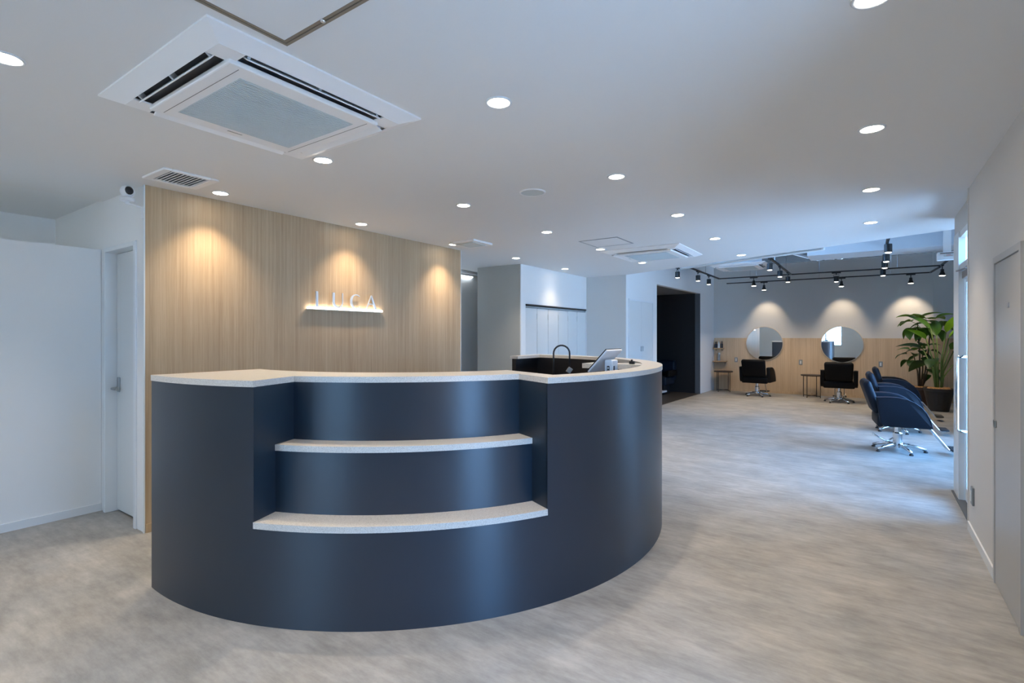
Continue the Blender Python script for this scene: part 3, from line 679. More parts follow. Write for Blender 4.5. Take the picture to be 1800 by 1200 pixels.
ac2 = copy_tree(ac); ac2.location = (-2.235, 6.29, H); ac2['label'] = 'middle ceiling air conditioner in the flat ceiling, beyond the counter'
ac3 = copy_tree(ac); ac3.location = (-2.02, 10.62, 2.70); ac3['label'] = 'farthest air conditioner, hanging in the open ceiling among black tracks'
bm = BM(); box(bm, -2.45, -1.59, 10.19, 11.05, 2.702, 2.98)
o = obj('air_conditioner_casing', bm, M['metal_grey']); o.parent = ac3; o.location = (2.02, -10.62, -2.70)
for x in (-2.4, -1.64):
    for y in (10.24, 11.0):
        bm = BM(); tube(bm, [(x, y, 2.98), (x, y, 3.5)], 0.006, 6); o = obj('hanger_rod', bm, M['steel']); o.parent = ac3; o.location = (2.02, -10.62, -2.70)
bm = BM(); box(bm, -1.45, 0.35, 12.2, 12.55, 3.12, 3.42, 0.02, 2)
tag(obj('ventilation_duct', bm, M['metal_grey']), 'rectangular grey duct high under the deck of the styling area', 'duct')
e0 = at_z(1196, 471.5, 2.385); e1 = at_z(1446, 437, 2.385)
bm = BM(); tube(bm, [(e0.x, e0.y+0.04, 2.385), (e1.x, e1.y+0.04, 2.385)], 0.016, 10); tube(bm, [(e1.x, e1.y+0.04, 2.375), (e1.x, e1.y+0.04, 2.43)], 0.022, 10)
tag(obj('ceiling_conduit', bm, M['trim'], None, True), 'thin white conduit along the slanting edge of the flat ceiling', 'conduit')

# slatted vent, flat vent, speaker, hatches
v1 = thing('ceiling_vent', 'white slatted ceiling vent above the door end of the oak wall', 'vent', (-3.73, 1.54, H), group='ceiling vents')
bm = BM(); hs = 0.165
box(bm, -hs, hs, -hs, -0.115, -0.014, 0, 0.004, 1); box(bm, -hs, hs, 0.115, hs, -0.014, 0, 0.004, 1); box(bm, -hs, -0.135, -0.115, 0.115, -0.014, 0, 0.004, 1); box(bm, 0.135, hs, -0.115, 0.115, -0.014, 0, 0.004, 1)
obj('vent_frame', bm, M['acwhite'], v1)
bm = BM(); box(bm, -0.135, 0.135, -0.115, 0.115, -0.003, -0.001); obj('vent_backing', bm, M['plate_grey'], v1)
sm = None
for k in range(10):
    yy = -0.115 + 0.23*(k+0.5)/10
    if sm is None:
        bm = BM(); box(bm, -0.135, 0.135, -0.0075, 0.0075, -0.0012, 0.0012, M=Matrix.Rotation(0.5, 4, 'X')); o = obj('slat', bm, M['acwhite'], v1); sm = o
    else: o = sm.copy(); COL.objects.link(o)
    o.location = (0, yy, -0.010)
v2 = thing('ceiling_vent', 'flat square ceiling vent at the corridor end of the oak wall', 'vent', (-3.655, 4.46, H), group='ceiling vents')
bm = BM(); box(bm, -0.17, 0.17, -0.17, 0.17, -0.022, 0, 0.004, 1); obj('vent_frame', bm, M['acwhite'], v2)
bm = BM(); box(bm, -0.12, 0.12, -0.12, 0.12, -0.030, -0.022, 0.003, 1); obj('vent_plate', bm, M['acgrille'], v2)
s_ = thing('ceiling_speaker', 'round flush white ceiling speaker above the counter', 'speaker', (-2.005, 3.145, H))
bm = BM(); lathe(bm, [(0.082, 0), (0.084, -0.008), (0.094, -0.008), (0.096, 0)], 36, cap=False); obj('rim', bm, M['acwhite'], s_, True)
bm = BM(); lathe(bm, [(0, -0.005), (0.083, -0.005), (0.083, 0)], 36, cap=False); obj('grille', bm, M['acgrille'], s_)
def hatch(loc_, sx, sy, label, m, wd):
    t = thing('ceiling_hatch', label, 'hatch', loc_, group='ceiling access hatches')
    for nm, d0, d1, z in (('outer_frame', 0, wd, -0.004), ('inner_frame', wd+0.004, 2*wd+0.004, -0.004)):
        bm = BM()
        box(bm, -sx/2+d0, sx/2-d0, -sy/2+d0, -sy/2+d1, z, 0); box(bm, -sx/2+d0, sx/2-d0, sy/2-d1, sy/2-d0, z, 0)
        box(bm, -sx/2+d0, -sx/2+d1, -sy/2+d1, sy/2-d1, z, 0); box(bm, sx/2-d1, sx/2-d0, -sy/2+d1, sy/2-d1, z, 0)
        obj(nm, bm, m, t)
    bm = BM(); box(bm, -sx/2+2*wd+0.004, sx/2-2*wd-0.004, -sy/2+2*wd+0.004, sy/2-2*wd-0.004, -0.003, 0); obj('hatch_panel', bm, M['ceil'], t)
    return t
h1 = hatch((-1.485, 0.825, H), 0.455, 0.455, 'bronze-framed ceiling hatch at the top edge beside the big air conditioner', M['bronze'], 0.011)
bm = BM(); lathe(bm, [(0.0, -0.012), (0.008, -0.010), (0.009, 0)], 12, Matrix.Translation((0.01, 0.208, 0))); obj('latch', bm, M['chrome'], h1, True)
hatch((-2.405, 5.30, H), 0.455, 0.455, 'thin grey-lined ceiling hatch beside the middle air conditioner', M['metal_grey'], 0.006)

# corridor light
lt = thing('batten_light', 'cool white tube light glowing at the top of the corridor', 'light', (-5.37, 5.85, 2.33))
bm = BM(); box(bm, -0.03, 0.02, -0.75, 0.75, 0.0, 0.03); obj('housing', bm, M['trim'], lt)
bm = BM(); box(bm, -0.012, 0.012, -0.73, 0.73, -0.022, 0.0, 0.005, 2); obj('tube', bm, M['ledcool'], lt)

lt2 = copy_tree(lt); lt2.location = (-5.45, -1.3, 2.18); lt2.children[1].data = lt2.children[1].data.copy(); lt2.children[1].data.materials[0] = mat('added_bright_tube', (1, 1, 1), 0.4, emit=(0.9, 0.96, 1.0), estr=60.0); lt2['label'] = 'added unseen tube light brightening the small room behind the low partition'  # unseen second tube, added to lighten the side room ceiling
# security camera on its bracket
sc_ = thing('security_camera', 'white dome security camera with black face by the ceiling corner', 'camera', (-4.165, 1.385, 2.24))
bm = BM(); tmp = bmesh.new(); bmesh.ops.create_uvsphere(tmp, u_segments=20, v_segments=14, radius=0.042); merge(bm, tmp, Matrix.Translation((0, 0, 0.105))); obj('head', bm, M['plastic_white'], sc_, True)
bm = BM(); tmp = bmesh.new(); bmesh.ops.create_uvsphere(tmp, u_segments=20, v_segments=14, radius=0.034); merge(bm, tmp, Matrix.Translation((0.016, 0.0, 0.106)) @ Matrix.Diagonal((0.9, 0.9, 0.95, 1)))
fc = obj('face', bm, M['plastic_black'], sc_, True)
bm = BM(); lathe(bm, [(0.03, 0.035), (0.043, 0.038), (0.043, 0.058), (0.034, 0.066)], 24); obj('base', bm, M['plastic_white'], sc_, False)
bm = BM(); tube(bm, [(0, 0, 0.036), (0, 0, 0.02)], 0.014, 12); tube(bm, [(0, 0, 0.022), (0.03, 0.04, 0.014), (0.05, 0.068, 0.0)], 0.006, 8); box(bm, 0.038, 0.062, 0.066, 0.076, -0.075, 0.012, 0.003, 1); obj('bracket', bm, M['plastic_white'], sc_)

# lockers
lk = thing('locker_unit', 'row of six tall white locker doors under a dark shadow bar', 'lockers', (-4.15, 0, 0))
bm = BM(); box(bm, -0.05, 0.012, LY0, LY1, 1.803, 1.826); obj('shadow_bar', bm, M['plastic_black'], lk)  # black bar standing in for shade in the lintel recess
n = 6; wdt = (LY1-LY0)/n
for k in range(n):
    y0 = LY0+k*wdt; bm = BM(); box(bm, -0.03, -0.004, y0+0.004, y0+wdt-0.004, 0.05, 1.775, 0.003, 1); d_ = obj('locker_door', bm, M['doorwhite'], lk)
    bm = BM(); box(bm, -0.03, 0.006, y0+0.02, y0+wdt-0.02, 1.776, 1.782); obj('door_lip', bm, M['plate_grey'], d_)
    if k < n-1:
        bm = BM(); box(bm, -0.004, 0.008, y0+wdt-0.013, y0+wdt-0.009, 1.605, 1.69); obj('handle', bm, M['alu'], d_)
bm = BM(); box(bm, -0.05, -0.035, LY0, LY1, 0, 1.80); obj('carcass', bm, M['white'], lk)

# ================================================================ track lighting
TZ = 2.60
def rail(t, pts):
    for a, b in zip(pts, pts[1:]):
        a = Vector(a); b = Vector(b); d = b-a; L = d.length
        R = Matrix.Translation(a) @ Matrix.Rotation(math.atan2(d.y, d.x), 4, 'Z')
        bm = BM(); box(bm, -0.017, L+0.017, -0.017, 0.017, TZ, TZ+0.022, M=R); r_ = obj('rail', bm, M['blackmetal'], t)
        n = max(1, int(L/1.2))
        for k in range(n):
            p = a.lerp(b, (k+0.5)/n); bm = BM(); tube(bm, [(p.x, p.y, TZ+0.02), (p.x, p.y, 3.5)], 0.004, 5); obj('hanger_wire', bm, M['steel'], r_)
pA0 = at_z(1212, 471, TZ); pA1 = at_z(1265, 491, TZ); pC0 = at_z(1350, 452, TZ); pB0 = at_z(1278, 498.7, TZ); pB1 = at_z(1635, 480, TZ); pD0 = at_z(1561, 420, TZ); pA2 = at_z(1655, 467, TZ)
xA = (pA0.x+pA1.x)/2; yA = (pA1.y+pA2.y)/2; yB_ = (pB0.y+pB1.y)/2; xE = pA2.x; xC = pC0.x; xD = pD0.x
t = thing('lighting_track', 'black comb-shaped lighting track hung over the styling area', 'lighting track', group='black lighting tracks')
rail(t, [(xA, pA0.y, 0), (xA, yA, 0), (xE, yA, 0)]); rail(t, [(xC, pC0.y, 0), (xC, yA-0.04, 0)]); rail(t, [(xD, pD0.y, 0), (xD, yA-0.04, 0)]); rail(t, [(xE, yA-0.04, 0), (xE+0.05, 9.2, 0)])
t = thing('lighting_track', 'straight black lighting track closest to the far wall, above the mirrors', 'lighting track', group='black lighting tracks')
rail(t, [(pB0.x, yB_, 0), (pB1.x, yB_, 0), (xE, yA+0.25, 0)])
def make_spot(kind, lensmat):
    t = thing('track_spotlight', '', 'spotlight', group='black track spotlights')
    bm = BM(); box(bm, -0.075, 0.075, -0.018, 0.018, -0.022, 0.0, 0.003, 1); obj('adapter', bm, M['blackmetal'], t)
    bm = BM()
    if kind == 'cylinder':
        tube(bm, [(0, 0, -0.02), (0, 0, -0.045)], 0.010, 8)
        tube(bm, [(-0.046, 0, -0.10), (-0.046, 0, -0.045), (0.046, 0, -0.045), (0.046, 0, -0.10)], 0.004, 6)
        obj('yoke', bm, M['blackmetal'], t)
        bm = BM(); lathe(bm, [(0.0, -0.075), (0.040, -0.078), (0.042, -0.085), (0.042, -0.185), (0.036, -0.185), (0.034, -0.172)], 24, cap=False); hd = obj('lamp_head', bm, M['blackmetal'], t, False)
        bm = BM(); lathe(bm, [(0, -0.194), (0.024, -0.192), (0.036, -0.184)], 24, cap=False); obj('lens', bm, lensmat, hd)
    else:
        tube(bm, [(0, 0, -0.02), (0, 0, -0.075)], 0.008, 8); obj('yoke', bm, M['blackmetal'], t)
        bm = BM(); lathe(bm, [(0, -0.07), (0.022, -0.072), (0.026, -0.08), (0.026, -0.115), (0.032, -0.13), (0.050, -0.185), (0.046, -0.185), (0.040, -0.17)], 24, cap=False); hd = obj('lamp_head', bm, M['blackmetal'], t, False)
        bm = BM(); lathe(bm, [(0, -0.196), (0.030, -0.193), (0.046, -0.184)], 24, cap=False); obj('lens', bm, lensmat, hd)
    return t
protos = {'cylinder': make_spot('cylinder', M['lens_track']), 'bell': make_spot('bell', M['lens_track'])}
used = {'cylinder': False, 'bell': False}
def beam_lamp(parent, W, tilt, size):
    l = bpy.data.lights.new('spotlight_beam', 'SPOT'); l.energy = W; l.color = LAMP; l.spot_size = math.radians(size); l.spot_blend = 0.75; l.shadow_soft_size = 0.03
    o = bpy.data.objects.new('spotlight_beam', l); COL.objects.link(o); o.parent = parent; o.location = (0, 0, -0.215); o.rotation_euler = tilt
def put_spot(kind, x, y, rz, label, W=TRACK_W, tilt=(0, 0, 0), size=50, z=TZ):
    o = protos[kind] if not used[kind] else copy_tree(protos[kind])
    if used[kind]:
        for ch in list(o.children):
            if ch.type == 'LIGHT': bpy.data.objects.remove(ch)
    used[kind] = True
    o.location = (x, y, z); o.rotation_euler = (0, 0, rz); o['label'] = label
    if W > 0: beam_lamp(o, W, Matrix.Rotation(-rz, 3, 'Z').to_euler() if False else tilt, size)
def on_y(u, y): return at_y(u, 480, y).x
def on_x(u, x):
    a = (u-900)/FPX; dx = -math.sin(TH)+a*math.cos(TH); dy = math.cos(TH)+a*math.sin(TH); return dy*(x/dx)
WASH = (math.radians(36), 0, 0)
put_spot('bell', on_y(1343, yB_), yB_, 0, 'bell spotlight lighting the wall above the left round mirror', 12, WASH, 68)
put_spot('bell', on_y(1479, yB_), yB_, 0, 'bell spotlight lighting the wall above the right round mirror', 12, WASH, 68)
put_spot('bell', on_y(1601, yB_), yB_, 0, 'bell spotlight lighting the wall above the potted plants', 16, WASH, 70)
put_spot('bell', on_y(1325, yA), yA, 0, 'bell spotlight above the left black chair on the nearer track', 36, (math.radians(24), 0, 0), 100)
put_spot('cylinder', on_y(1470, yA), yA, 0, 'cylinder spotlight above the right black chair on the nearer track', 36, (math.radians(24), 0, 0), 100)
put_spot('cylinder', xA, on_x(1227, xA), PI/2, 'cylinder spotlight on the left track, closer to the flat ceiling', 30, (0, 0, 0), 90)
put_spot('cylinder', xA, on_x(1246, xA), PI/2, 'cylinder spotlight on the left track, second from the flat ceiling', 30, (0, 0, 0), 90)
put_spot('cylinder', xC, on_x(1353, xC), PI/2, 'cylinder spotlight at the near end of the short track', 30, (0, 0, 0), 90)
put_spot('cylinder', xC, on_x(1371, xC), PI/2, 'cylinder spotlight in the middle of the short track', 30, (0, 0, 0), 90)
put_spot('cylinder', xC, on_x(1385, xC), PI/2, 'cylinder spotlight at the far end of the short track', 30, (0, 0, 0), 90)
for k, (vv, lab) in enumerate(((418, 'topmost of the column of cylinder spotlights above navy chairs'), (437, 'second from top in the column of spotlights above navy chairs'), (450, 'third from top in the column of spotlights above navy chairs'), (466, 'lowest in the column of spotlights above navy chairs'))):
    yy = (TZ-EYE)*FPX/(YH-vv); yy = (yy + math.sin(TH)*xD)/math.cos(TH)
    put_spot('cylinder', xD, yy, PI/2, lab, 25, (0, 0, 0), 75)
put_spot('bell', xE, at_z(1667, 465, TZ).y, PI/2, 'bell spotlight at the right edge next to the entrance frame', 30, (0, 0, 0), 80)
p = at_z(1191, 470, TZ)
put_spot('cylinder', p.x, p.y, PI/2, 'lone cylinder spotlight left of all the black tracks', 10, (0, 0, 0), 50)
bm = BM(); tube(bm, [(p.x, p.y, TZ), (p.x, p.y, 3.5)], 0.01, 8)
tag(obj('spotlight_drop_rod', bm, M['blackmetal']), 'thin rod carrying the lone spotlight left of the tracks', 'rod')

# ================================================================ styling area
def make_chair(name, label, leather, piping, group):
    """salon chair facing +y, origin on the floor under the column"""
    t = thing(name, label, 'chair', group=group)
    SXc, SYc = 0.83, 0.76
    def obj(name, bm, m, parent=None, smooth=False, _o=globals()['obj']):
        if name not in ('column', 'base_leg', 'glide'):
            for v in bm.verts: v.co.x *= SXc; v.co.y *= SYc
        return _o(name, bm, m, parent, smooth)
    bm = BM(); box(bm, -0.29, 0.29, -0.26, 0.30, 0.34, 0.47, 0.05, 4); obj('seat', bm, leather, t, True)
    R = Matrix.Translation((0, -0.27, 0.42)) @ Matrix.Rotation(math.radians(23), 4, 'X')
    bm = BM(); box(bm, -0.285, 0.285, -0.05, 0.06, 0.04, 0.44, 0.05, 5, M=R)
    for v in bm.verts:
        v.co.x *= 1.0 + 0.06*math.sin((v.co.z-0.45)*4)
    obj('backrest', bm, leather, t, True)
    bm = BM(); box(bm, -0.33, 0.33, -0.30, -0.22, 0.30, 0.44, 0.035, 4); obj('rear_shell', bm, leather, t, True)
    side = [(-0.32, 0.655), (-0.20, 0.662), (-0.06, 0.66), (0.06, 0.642), (0.15, 0.61), (0.23, 0.56), (0.29, 0.50), (0.335, 0.425), (0.362, 0.335), (0.355, 0.32), (-0.22, 0.32), (-0.27, 0.36)]
    for sx in (-1, 1):
        bm = BM(); x0, x1 = sx*0.295, sx*0.385
        prism(bm, side, min(x0, x1), max(x0, x1), 'x', bev=0.018, seg=3); am = obj('armrest', bm, leather, t, True)
        bm = BM(); tube(bm, [(sx*0.388, a*0.985, b-0.004) for a, b in side[:9]], 0.005, 6); obj('piping', bm, piping, am)
    bm = BM(); lathe(bm, [(0.085, 0.31), (0.085, 0.325), (0.04, 0.325)], 20, cap=False); box(bm, -0.13, 0.13, -0.13, 0.13, 0.30, 0.335, 0.01, 2); lathe(bm, [(0.033, 0.20), (0.033, 0.31)], 20); lathe(bm, [(0.05, 0.045), (0.05, 0.21), (0.046, 0.22), (0.033, 0.222)], 24); obj('column', bm, M['chrome'], t)
    for k in range(5):
        a = 2*PI*k/5 + 0.35
        c_, s_ = math.cos(a), math.sin(a)
        bm = BM(); tube(bm, [(0.03*c_, 0.03*s_, 0.075), (0.11*c_, 0.11*s_, 0.072), (0.19*c_, 0.19*s_, 0.056), (0.27*c_, 0.27*s_, 0.030)], [0.026, 0.022, 0.018, 0.015], 8); lg = obj('base_leg', bm, M['chrome'], t, True)
        bm = BM(); lathe(bm, [(0.02, 0), (0.022, 0.01), (0.016, 0.02)], 12, Matrix.Translation((0.265*c_, 0.265*s_, 0))); obj('glide', bm, M['blacksteel_foot'], lg)
    bm = BM(); tube(bm, [(0, -0.04, 0.16), (0.02, -0.13, 0.11), (0.06, -0.18, 0.12), (0.14, -0.34, 0.20)], 0.009, 8); obj('pump_lever', bm, M['chrome'], t, True)
    bm = BM()
    for sx in (-1, 1): tube(bm, [(sx*0.10, 0.16, 0.32), (sx*0.10, 0.35, 0.315), (sx*0.10, 0.40, 0.28), (sx*0.10, 0.60, 0.07), (sx*0.10, 0.635, 0.055), (sx*0.10, 0.72, 0.06)], 0.012, 8)
    tube(bm, [(-0.10, 0.66, 0.055), (0.10, 0.66, 0.055)], 0.010, 8)
    fr = obj('footrest', bm, M['chrome'], t, True)
    bm = BM(); box(bm, -0.15, 0.15, 0.62, 0.74, 0.062, 0.085, 0.008, 2); obj('foot_pad', bm, M['blacksteel_foot'], fr)
    return t
bc = make_chair('styling_chair', 'black styling chair facing the left round mirror', M['blackleather'], M['blackleather'], 'black styling chairs at the mirrors')
pL = at_y(1331, 690, 12.72); bc.location = (pL.x, pL.y, 0); bc.rotation_euler = (0, 0, -0.10)
bc2 = copy_tree(bc); pR = at_y(1475, 700, 12.45); bc2.location = (pR.x, pR.y, 0); bc2.rotation_euler = (0, 0, 0.02); bc2['label'] = 'black styling chair facing the right round mirror'
nc = make_chair('styling_chair', 'navy styling chair closest to the camera, beside the entrance', M['navyleather'], M['navypiping'], 'navy styling chairs in a row')
for k, (x, y, rz, lab) in enumerate(((0.275, 7.60, -PI/2+0.10, None), (0.32, 9.15, -PI/2+0.06, 'middle navy styling chair in the row of three'), (0.40, 10.65, -PI/2+0.03, 'navy styling chair farthest back in the row, near the plants'))):
    o = nc if k == 0 else copy_tree(nc); o.location = (x, y, 0); o.rotation_euler = (0, 0, rz)
    if lab: o['label'] = lab

def mirror(x, z, label):
    t = thing('round_mirror', label, 'mirror', (x, YF-0.012, z), group='round wall mirrors')
    Rm = Matrix.Rotation(PI/2, 4, 'X')
    bm = BM(); lathe(bm, [(0.392, 0.0), (0.402, 0.0), (0.402, 0.030), (0.392, 0.030), (0.392, 0.0)], 72, Rm, cap=False); obj('rim', bm, M['brass'], t, False)
    bm = BM(); lathe(bm, [(0, 0.026), (0.392, 0.026)], 72, Rm, cap=False); obj('mirror_glass', bm, M['mirror'], t)
    bm = BM(); lathe(bm, [(0, 0.004), (0.391, 0.004), (0.391, 0.022), (0, 0.022)], 48, Rm, cap=False); obj('backing', bm, M['blackmetal'], t)
mirror(-2.066, 1.177, 'round mirror on the left, with thin pale brass rim')
mirror(-0.502, 1.166, 'round mirror on the right, with thin pale brass rim')

def stool(loc_, label, first=None):
    t = thing('side_table', label, 'table', loc_, group='dark metal side tables')
    bm = BM(); lathe(bm, [(0, 0.475), (0.212, 0.475), (0.216, 0.48), (0.216, 0.497), (0.212, 0.50), (0, 0.50)], 40, cap=False); obj('tabletop', bm, M['brownmetal'], t)
    for k in range(4):
        a = PI/4+k*PI/2 + 0.35; c_, s_ = math.cos(a)*0.185, math.sin(a)*0.185
        bm = BM(); tube(bm, [(c_, s_, 0.0), (c_, s_, 0.478)], 0.008, 6); obj('leg', bm, M['brownmetal'], t)
    bm = BM()
    for k in range(2):
        a = PI/4+k*PI/2+0.35; c_, s_ = math.cos(a)*0.185, math.sin(a)*0.185
        tube(bm, [(c_, s_, 0.04), (-c_, -s_, 0.04)], 0.007, 6)
    obj('cross_brace', bm, M['brownmetal'], t)
    return t
st1 = stool((-2.93, 13.26, 0), 'dark round side table in the left corner below the shelves')
st2 = copy_tree(st1); q = at_y(1427, 690, 13.1); st2.location = (q.x, q.y, 0); st2['label'] = 'dark round side table between the two black chairs'

# corner shelves and bottles
for k, (z, x1) in enumerate(((1.055, -2.97), (0.735, -2.90))):
    t = thing('wall_shelf', ['upper small oak shelf in the left far corner', 'lower small oak shelf in the left far corner'][k], 'shelf', (-3.21, YF-0.012, z), group='small oak shelves')
    bm = BM(); box(bm, 0.0, x1+3.21, -0.17, 0.0, -0.025, 0.0, 0.003, 1); obj('board', bm, M['woodshelf'], t)
    for xx in (0.05, x1+3.21-0.05):
        bm = BM(); prism(bm, [(-0.12, -0.025), (0, -0.025), (0, -0.07)], xx-0.008, xx+0.008, 'x'); obj('bracket', bm, M['woodshelf'], t)
def bottle(x, z, prof, m, label, capm, name='bottle'):
    t = thing(name, label, 'bottle', (x, YF-0.095, z))
    bm = BM(); lathe(bm, prof, 16); obj('body', bm, m, t, False)
    zt = prof[-1][1]; r = prof[-1][0]
    bm = BM(); lathe(bm, [(r+0.004, zt-0.002), (r+0.004, zt+0.03), (r*0.4, zt+0.034), (r*0.4, zt+0.05)], 12); obj('cap', bm, capm, t)
bottle(-3.15, 1.055, [(0.036, 0), (0.038, 0.01), (0.036, 0.09), (0.014, 0.105), (0.014, 0.12)], M['amber'], 'dark round bottle at the left end of the upper shelf', M['plastic_black'])
bottle(-3.085, 1.055, [(0.030, 0), (0.031, 0.01), (0.031, 0.11), (0.014, 0.12)], M['labelwhite'], 'pale bottle between two dark ones on the upper shelf', M['labelwhite'])
bottle(-3.01, 1.055, [(0.022, 0), (0.024, 0.01), (0.024, 0.10), (0.010, 0.115), (0.010, 0.13)], M['amber'], 'slim dark bottle at the right end of the upper shelf', M['plastic_black'])
bottle(-3.08, 0.735, [(0.034, 0), (0.036, 0.02), (0.030, 0.05), (0.030, 0.15), (0.020, 0.165)], M['plate_grey'], 'single grey bottle on the lower shelf', M['labelwhite'])

# sockets and switches
def socket(pos, n, label):
    t = thing('wall_socket', label, 'socket', pos, group='grey socket plates'); ax = n
    bm = BM(); bm2 = BM()
    if ax == 'y': box(bm, -0.036, 0.036, -0.010, 0, -0.06, 0.06, 0.003, 1); box(bm2, -0.013, 0.013, -0.013, -0.010, -0.035, 0.035)
    else: box(bm, -0.012, 0, -0.036, 0.036, -0.06, 0.06, 0.003, 1); box(bm2, -0.015, -0.012, -0.013, 0.013, -0.035, 0.035)
    obj('plate', bm, M['plate_grey'], t); obj('insert', bm2, M['alu'], t)
for u, v, lab in ((1294, 632, 'grey socket plate left of the left round mirror'), (1407.5, 636.5, 'grey socket plate between the two round mirrors'), (1548, 640, 'grey socket plate right of the right round mirror')):
    q = at_y(u, v, YF-0.012); socket((q.x, YF-0.012, q.z), 'y', lab)
socket((RX, 4.607, 0.283), 'x', 'grey socket plate low on the right wall near the entrance')

# box unit over the entrance side
q0 = at_y(1648, 457, 6.6); q1 = at_y(1684, 441, 6.6)
t = thing('junction_unit', 'pale metal box with small red print beside the entrance transom', 'box', (q0.x, 6.6, q0.z))
W_, H_ = q1.x-q0.x, q1.z-q0.z
bm = BM(); box(bm, 0, W_+0.2, 0, 0.10, 0, H_, 0.006, 2); bd = obj('casing', bm, M['trim'], t)
bm = BM(); box(bm, 0.02, W_+0.2, -0.006, 0, H_*0.78, H_*0.88); obj('slot', bm, M['plastic_black'], t)
bm = BM(); box(bm, 0.045, 0.13, -0.003, 0, H_*0.35, H_*0.72); lb_ = obj('sticker', bm, M['labelwhite'], t)
bm = BM(); box(bm, 0.065, 0.115, -0.005, -0.003, H_*0.46, H_*0.52); box(bm, 0.065, 0.10, -0.005, -0.003, H_*0.58, H_*0.64); obj('print', bm, M['pinkprint'], lb_)
bm = BM(); box(bm, W_*0.5-0.03, W_*0.5+0.03, 0.03, 0.07, H_, 3.5-q0.z); obj('hanger', bm, M['trim'], t)

# ================================================================ plants
def leaf_mesh(name, L, W, droop, fold, m, nseg=7, point=0.6):
    me = bpy.data.meshes.new(name); vs_, fs = [], []
    for i in range(nseg+1):
        s = i/nseg
        wd = W*0.5*(math.sin(PI*min(1, s**point))**0.8 if 0 < s < 1 else 0.02)
        x = L*s*(1-0.25*droop*s); z = -droop*L*0.5*s*s
        for k in (-1, -0.5, 0, 0.5, 1): vs_.append((x, wd*k, z + abs(k)*wd*fold))
    for i in range(nseg):
        for k in range(4): a = i*5+k; fs.append((a, a+1, a+6, a+5))
    me.from_pydata(vs_, [], fs); me.update()
    for p in me.polygons: p.use_smooth = True
    me.materials.append(m); return me
def orient(yaw, pitch, roll): return Matrix.Rotation(yaw, 4, 'Z') @ Matrix.Rotation(-pitch, 4, 'Y') @ Matrix.Rotation(roll, 4, 'X')
def pot(t, rt_, rb, h, m):
    bm = BM(); lathe(bm, [(0, 0), (rb, 0), (rt_, h-0.05), (rt_+0.012, h-0.045), (rt_+0.012, h), (rt_-0.015, h), (rt_-0.03, h-0.06), (0, h-0.06)], 36, cap=False); obj('pot', bm, m, t, False)
    bm = BM(); lathe(bm, [(rt_-0.02, h-0.04), (rt_*0.7, h+0.012), (0, h+0.02)], 28, cap=False)
    for v in bm.verts: v.co.z += random.uniform(-0.012, 0.012)
    obj('soil_cover', bm, M['coir'], t, True)
# tall umbrella-leaved plant at the back
u_ = at_y(1618, 700, 12.75)
t = thing('potted_plant', 'tall potted plant with broad drooping leaves in brown pot, behind', 'plant', (u_.x, 12.85, 0), group='potted plants')
pot(t, 0.21, 0.15, 0.36, M['potbrown'])
tops = []
for (dx, dy, hz) in ((-0.04, 0.02, 1.62), (0.16, -0.05, 1.58), (0.04, 0.05, 1.05), (-0.10, -0.04, 0.98), (0.12, 0.06, 0.70)):
    bm = BM(); tube(bm, [(dx*0.2, dy*0.2, 0.33), (dx*0.6+0.02, dy*0.6, 0.33+(hz-0.33)*0.5), (dx, dy, hz)], [0.016, 0.013, 0.009], 8); obj('stem', bm, M['bark'], t, True); tops.append(Vector((dx, dy, hz)))
LM = [leaf_mesh('leaf', 0.36, 0.25, 0.55, 0.25, M['leaf_lit']), leaf_mesh('leaf', 0.34, 0.25, 0.8, 0.25, M['leaf']), leaf_mesh('leaf', 0.30, 0.19, 0.9, 0.25, M['leaf_dark'])]
def add_leaf(me, parent, p, yaw, pitch, roll, sc):
    o = bpy.data.objects.new('leaf', me); COL.objects.link(o); o.parent = parent
    o.matrix_local = Matrix.Translation(p) @ orient(yaw, pitch, roll) @ Matrix.Scale(sc, 4)
for i, tp in enumerate(tops):
    n = (12, 11, 10, 9, 8)[i]
    for k in range(n):
        yaw = 2*PI*k/n + random.uniform(-0.25, 0.25) + i
        lvl = k % 3
        pitch = (0.45, 0.05, -0.45)[lvl] + random.uniform(-0.15, 0.15)
        if i < 2: me = LM[0] if lvl == 0 else LM[1]
        else: me = LM[1] if lvl == 0 else LM[2]
        rr = (0.06, 0.12, 0.10)[lvl]; zz = (0.10, 0.02, -0.10)[lvl]
        p = tp + Vector((rr*math.cos(yaw), rr*math.sin(yaw), zz))
        add_leaf(me, t, p, yaw, pitch, random.uniform(-0.3, 0.3), random.uniform(0.85, 1.1)*(1.0 if i < 2 else 0.85))
        if lvl != 0 and k % 2 == 0:
            bm = BM(); tube(bm, [tp+Vector((0, 0, -0.03)), p], 0.004, 5); obj('petiole', bm, M['stem'], t)
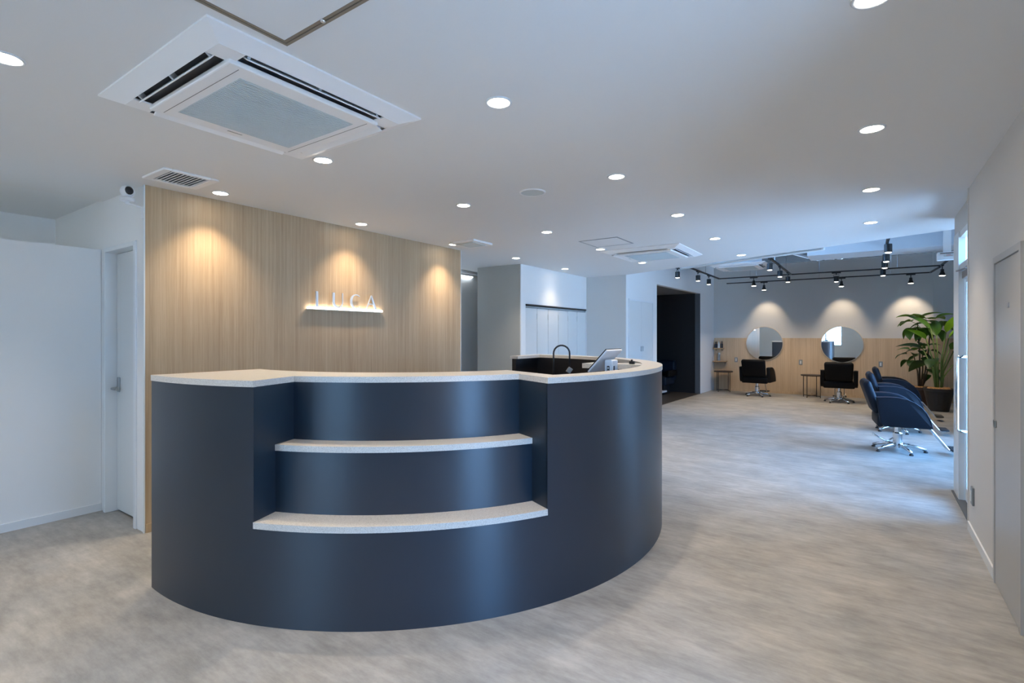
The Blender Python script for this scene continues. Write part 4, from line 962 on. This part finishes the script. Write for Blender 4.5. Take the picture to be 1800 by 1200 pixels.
# paddle-leaved plant in the big dark pot
t = thing('potted_plant', 'potted plant with long upright paddle leaves in large dark pot', 'plant', (1.03, 12.05, 0), group='potted plants')
pot(t, 0.215, 0.145, 0.41, M['pot'])
PL = [leaf_mesh('leaf', 0.52, 0.23, 0.25, 0.35, M['leaf_lit'], 8, 0.75), leaf_mesh('leaf', 0.50, 0.22, 0.5, 0.3, M['leaf_dark'], 8, 0.75), leaf_mesh('leaf', 0.48, 0.21, 0.4, 0.3, M['leaf'], 8, 0.75)]
spec = [(0.10, 0.95, 0.15, 0.9, 0), (2.9, 0.80, 0.30, 0.3, 1), (3.6, 0.95, 0.22, 0.7, 2), (0.6, 0.72, 0.35, 0.2, 1), (1.7, 1.00, 0.15, 1.0, 2), (4.4, 0.62, 0.38, -0.1, 1), (5.4, 0.78, 0.28, 0.4, 1), (2.2, 0.55, 0.40, -0.2, 1), (5.9, 1.05, 0.10, 1.05, 0), (3.2, 1.12, 0.10, 0.8, 2), (0.2, 0.5, 0.4, -0.1, 1)]
for yaw, L, lean, pitch, mi in spec:
    c_, s_ = math.cos(yaw), math.sin(yaw)
    tip = Vector((c_*L*lean, s_*L*lean, 0.38+L*math.sqrt(max(0.1, 1-lean*lean))))
    bm = BM(); tube(bm, [(c_*0.04, s_*0.04, 0.36), (c_*L*lean*0.35, s_*L*lean*0.35, 0.38+(tip.z-0.38)*0.5), tip], [0.016, 0.012, 0.008], 8); obj('petiole', bm, M['stem'], t, True)
    add_leaf(PL[mi], t, tip-Vector((0, 0, 0.01)), yaw, pitch, random.uniform(-0.5, 0.5), random.uniform(0.85, 1.05))

# ================================================================ wash room items
def WP(tx, d, z): return WM @ Vector((tx, d, z))
def wbox(bm, a, b, c, d, e, f, bev=0.0, R=None):
    box(bm, a, b, c, d, e, f, bev, 3, M=(WM if R is None else WM @ R))
wc = thing('shampoo_chair', 'dark shampoo chair with pale footplate glimpsed in the wash room', 'chair')
bm = BM(); wbox(bm, 3.28, 3.88, 0.50, 1.10, 0.22, 0.42, 0.05); obj('seat', bm, M['navyleather'], wc, True)
bm = BM(); wbox(bm, 3.83, 4.00, 0.50, 1.10, 0.30, 0.78, 0.05); obj('backrest', bm, M['navyleather'], wc, True)
bm = BM(); wbox(bm, 3.43, 3.78, 0.60, 1.00, 0.0, 0.22, 0.01); obj('pedestal', bm, M['plastic_black'], wc)
bm = BM(); wbox(bm, 3.03, 3.48, 0.55, 1.05, 0.06, 0.10, 0.01); obj('footplate', bm, M['plastic_white'], wc)
for d in (0.70, 1.34):
    bm = BM(); wbox(bm, 3.33, 3.88, d-0.25, d+0.07-0.25, 0.42, 0.56, 0.02); obj('armrest', bm, M['blackleather'], wc, True)
wb = thing('shampoo_basin', 'pale shampoo basin on dark cabinet deep in the wash room', 'basin')
bm = BM(); wbox(bm, 3.40, 3.90, 1.35, 2.05, 0.0, 0.62, 0.01); obj('cabinet', bm, M['plastic_black'], wb)
bm = BM(); wbox(bm, 3.42, 3.86, 1.42, 1.98, 0.62, 0.72, 0.03); obj('bowl', bm, M['plastic_white'], wb)
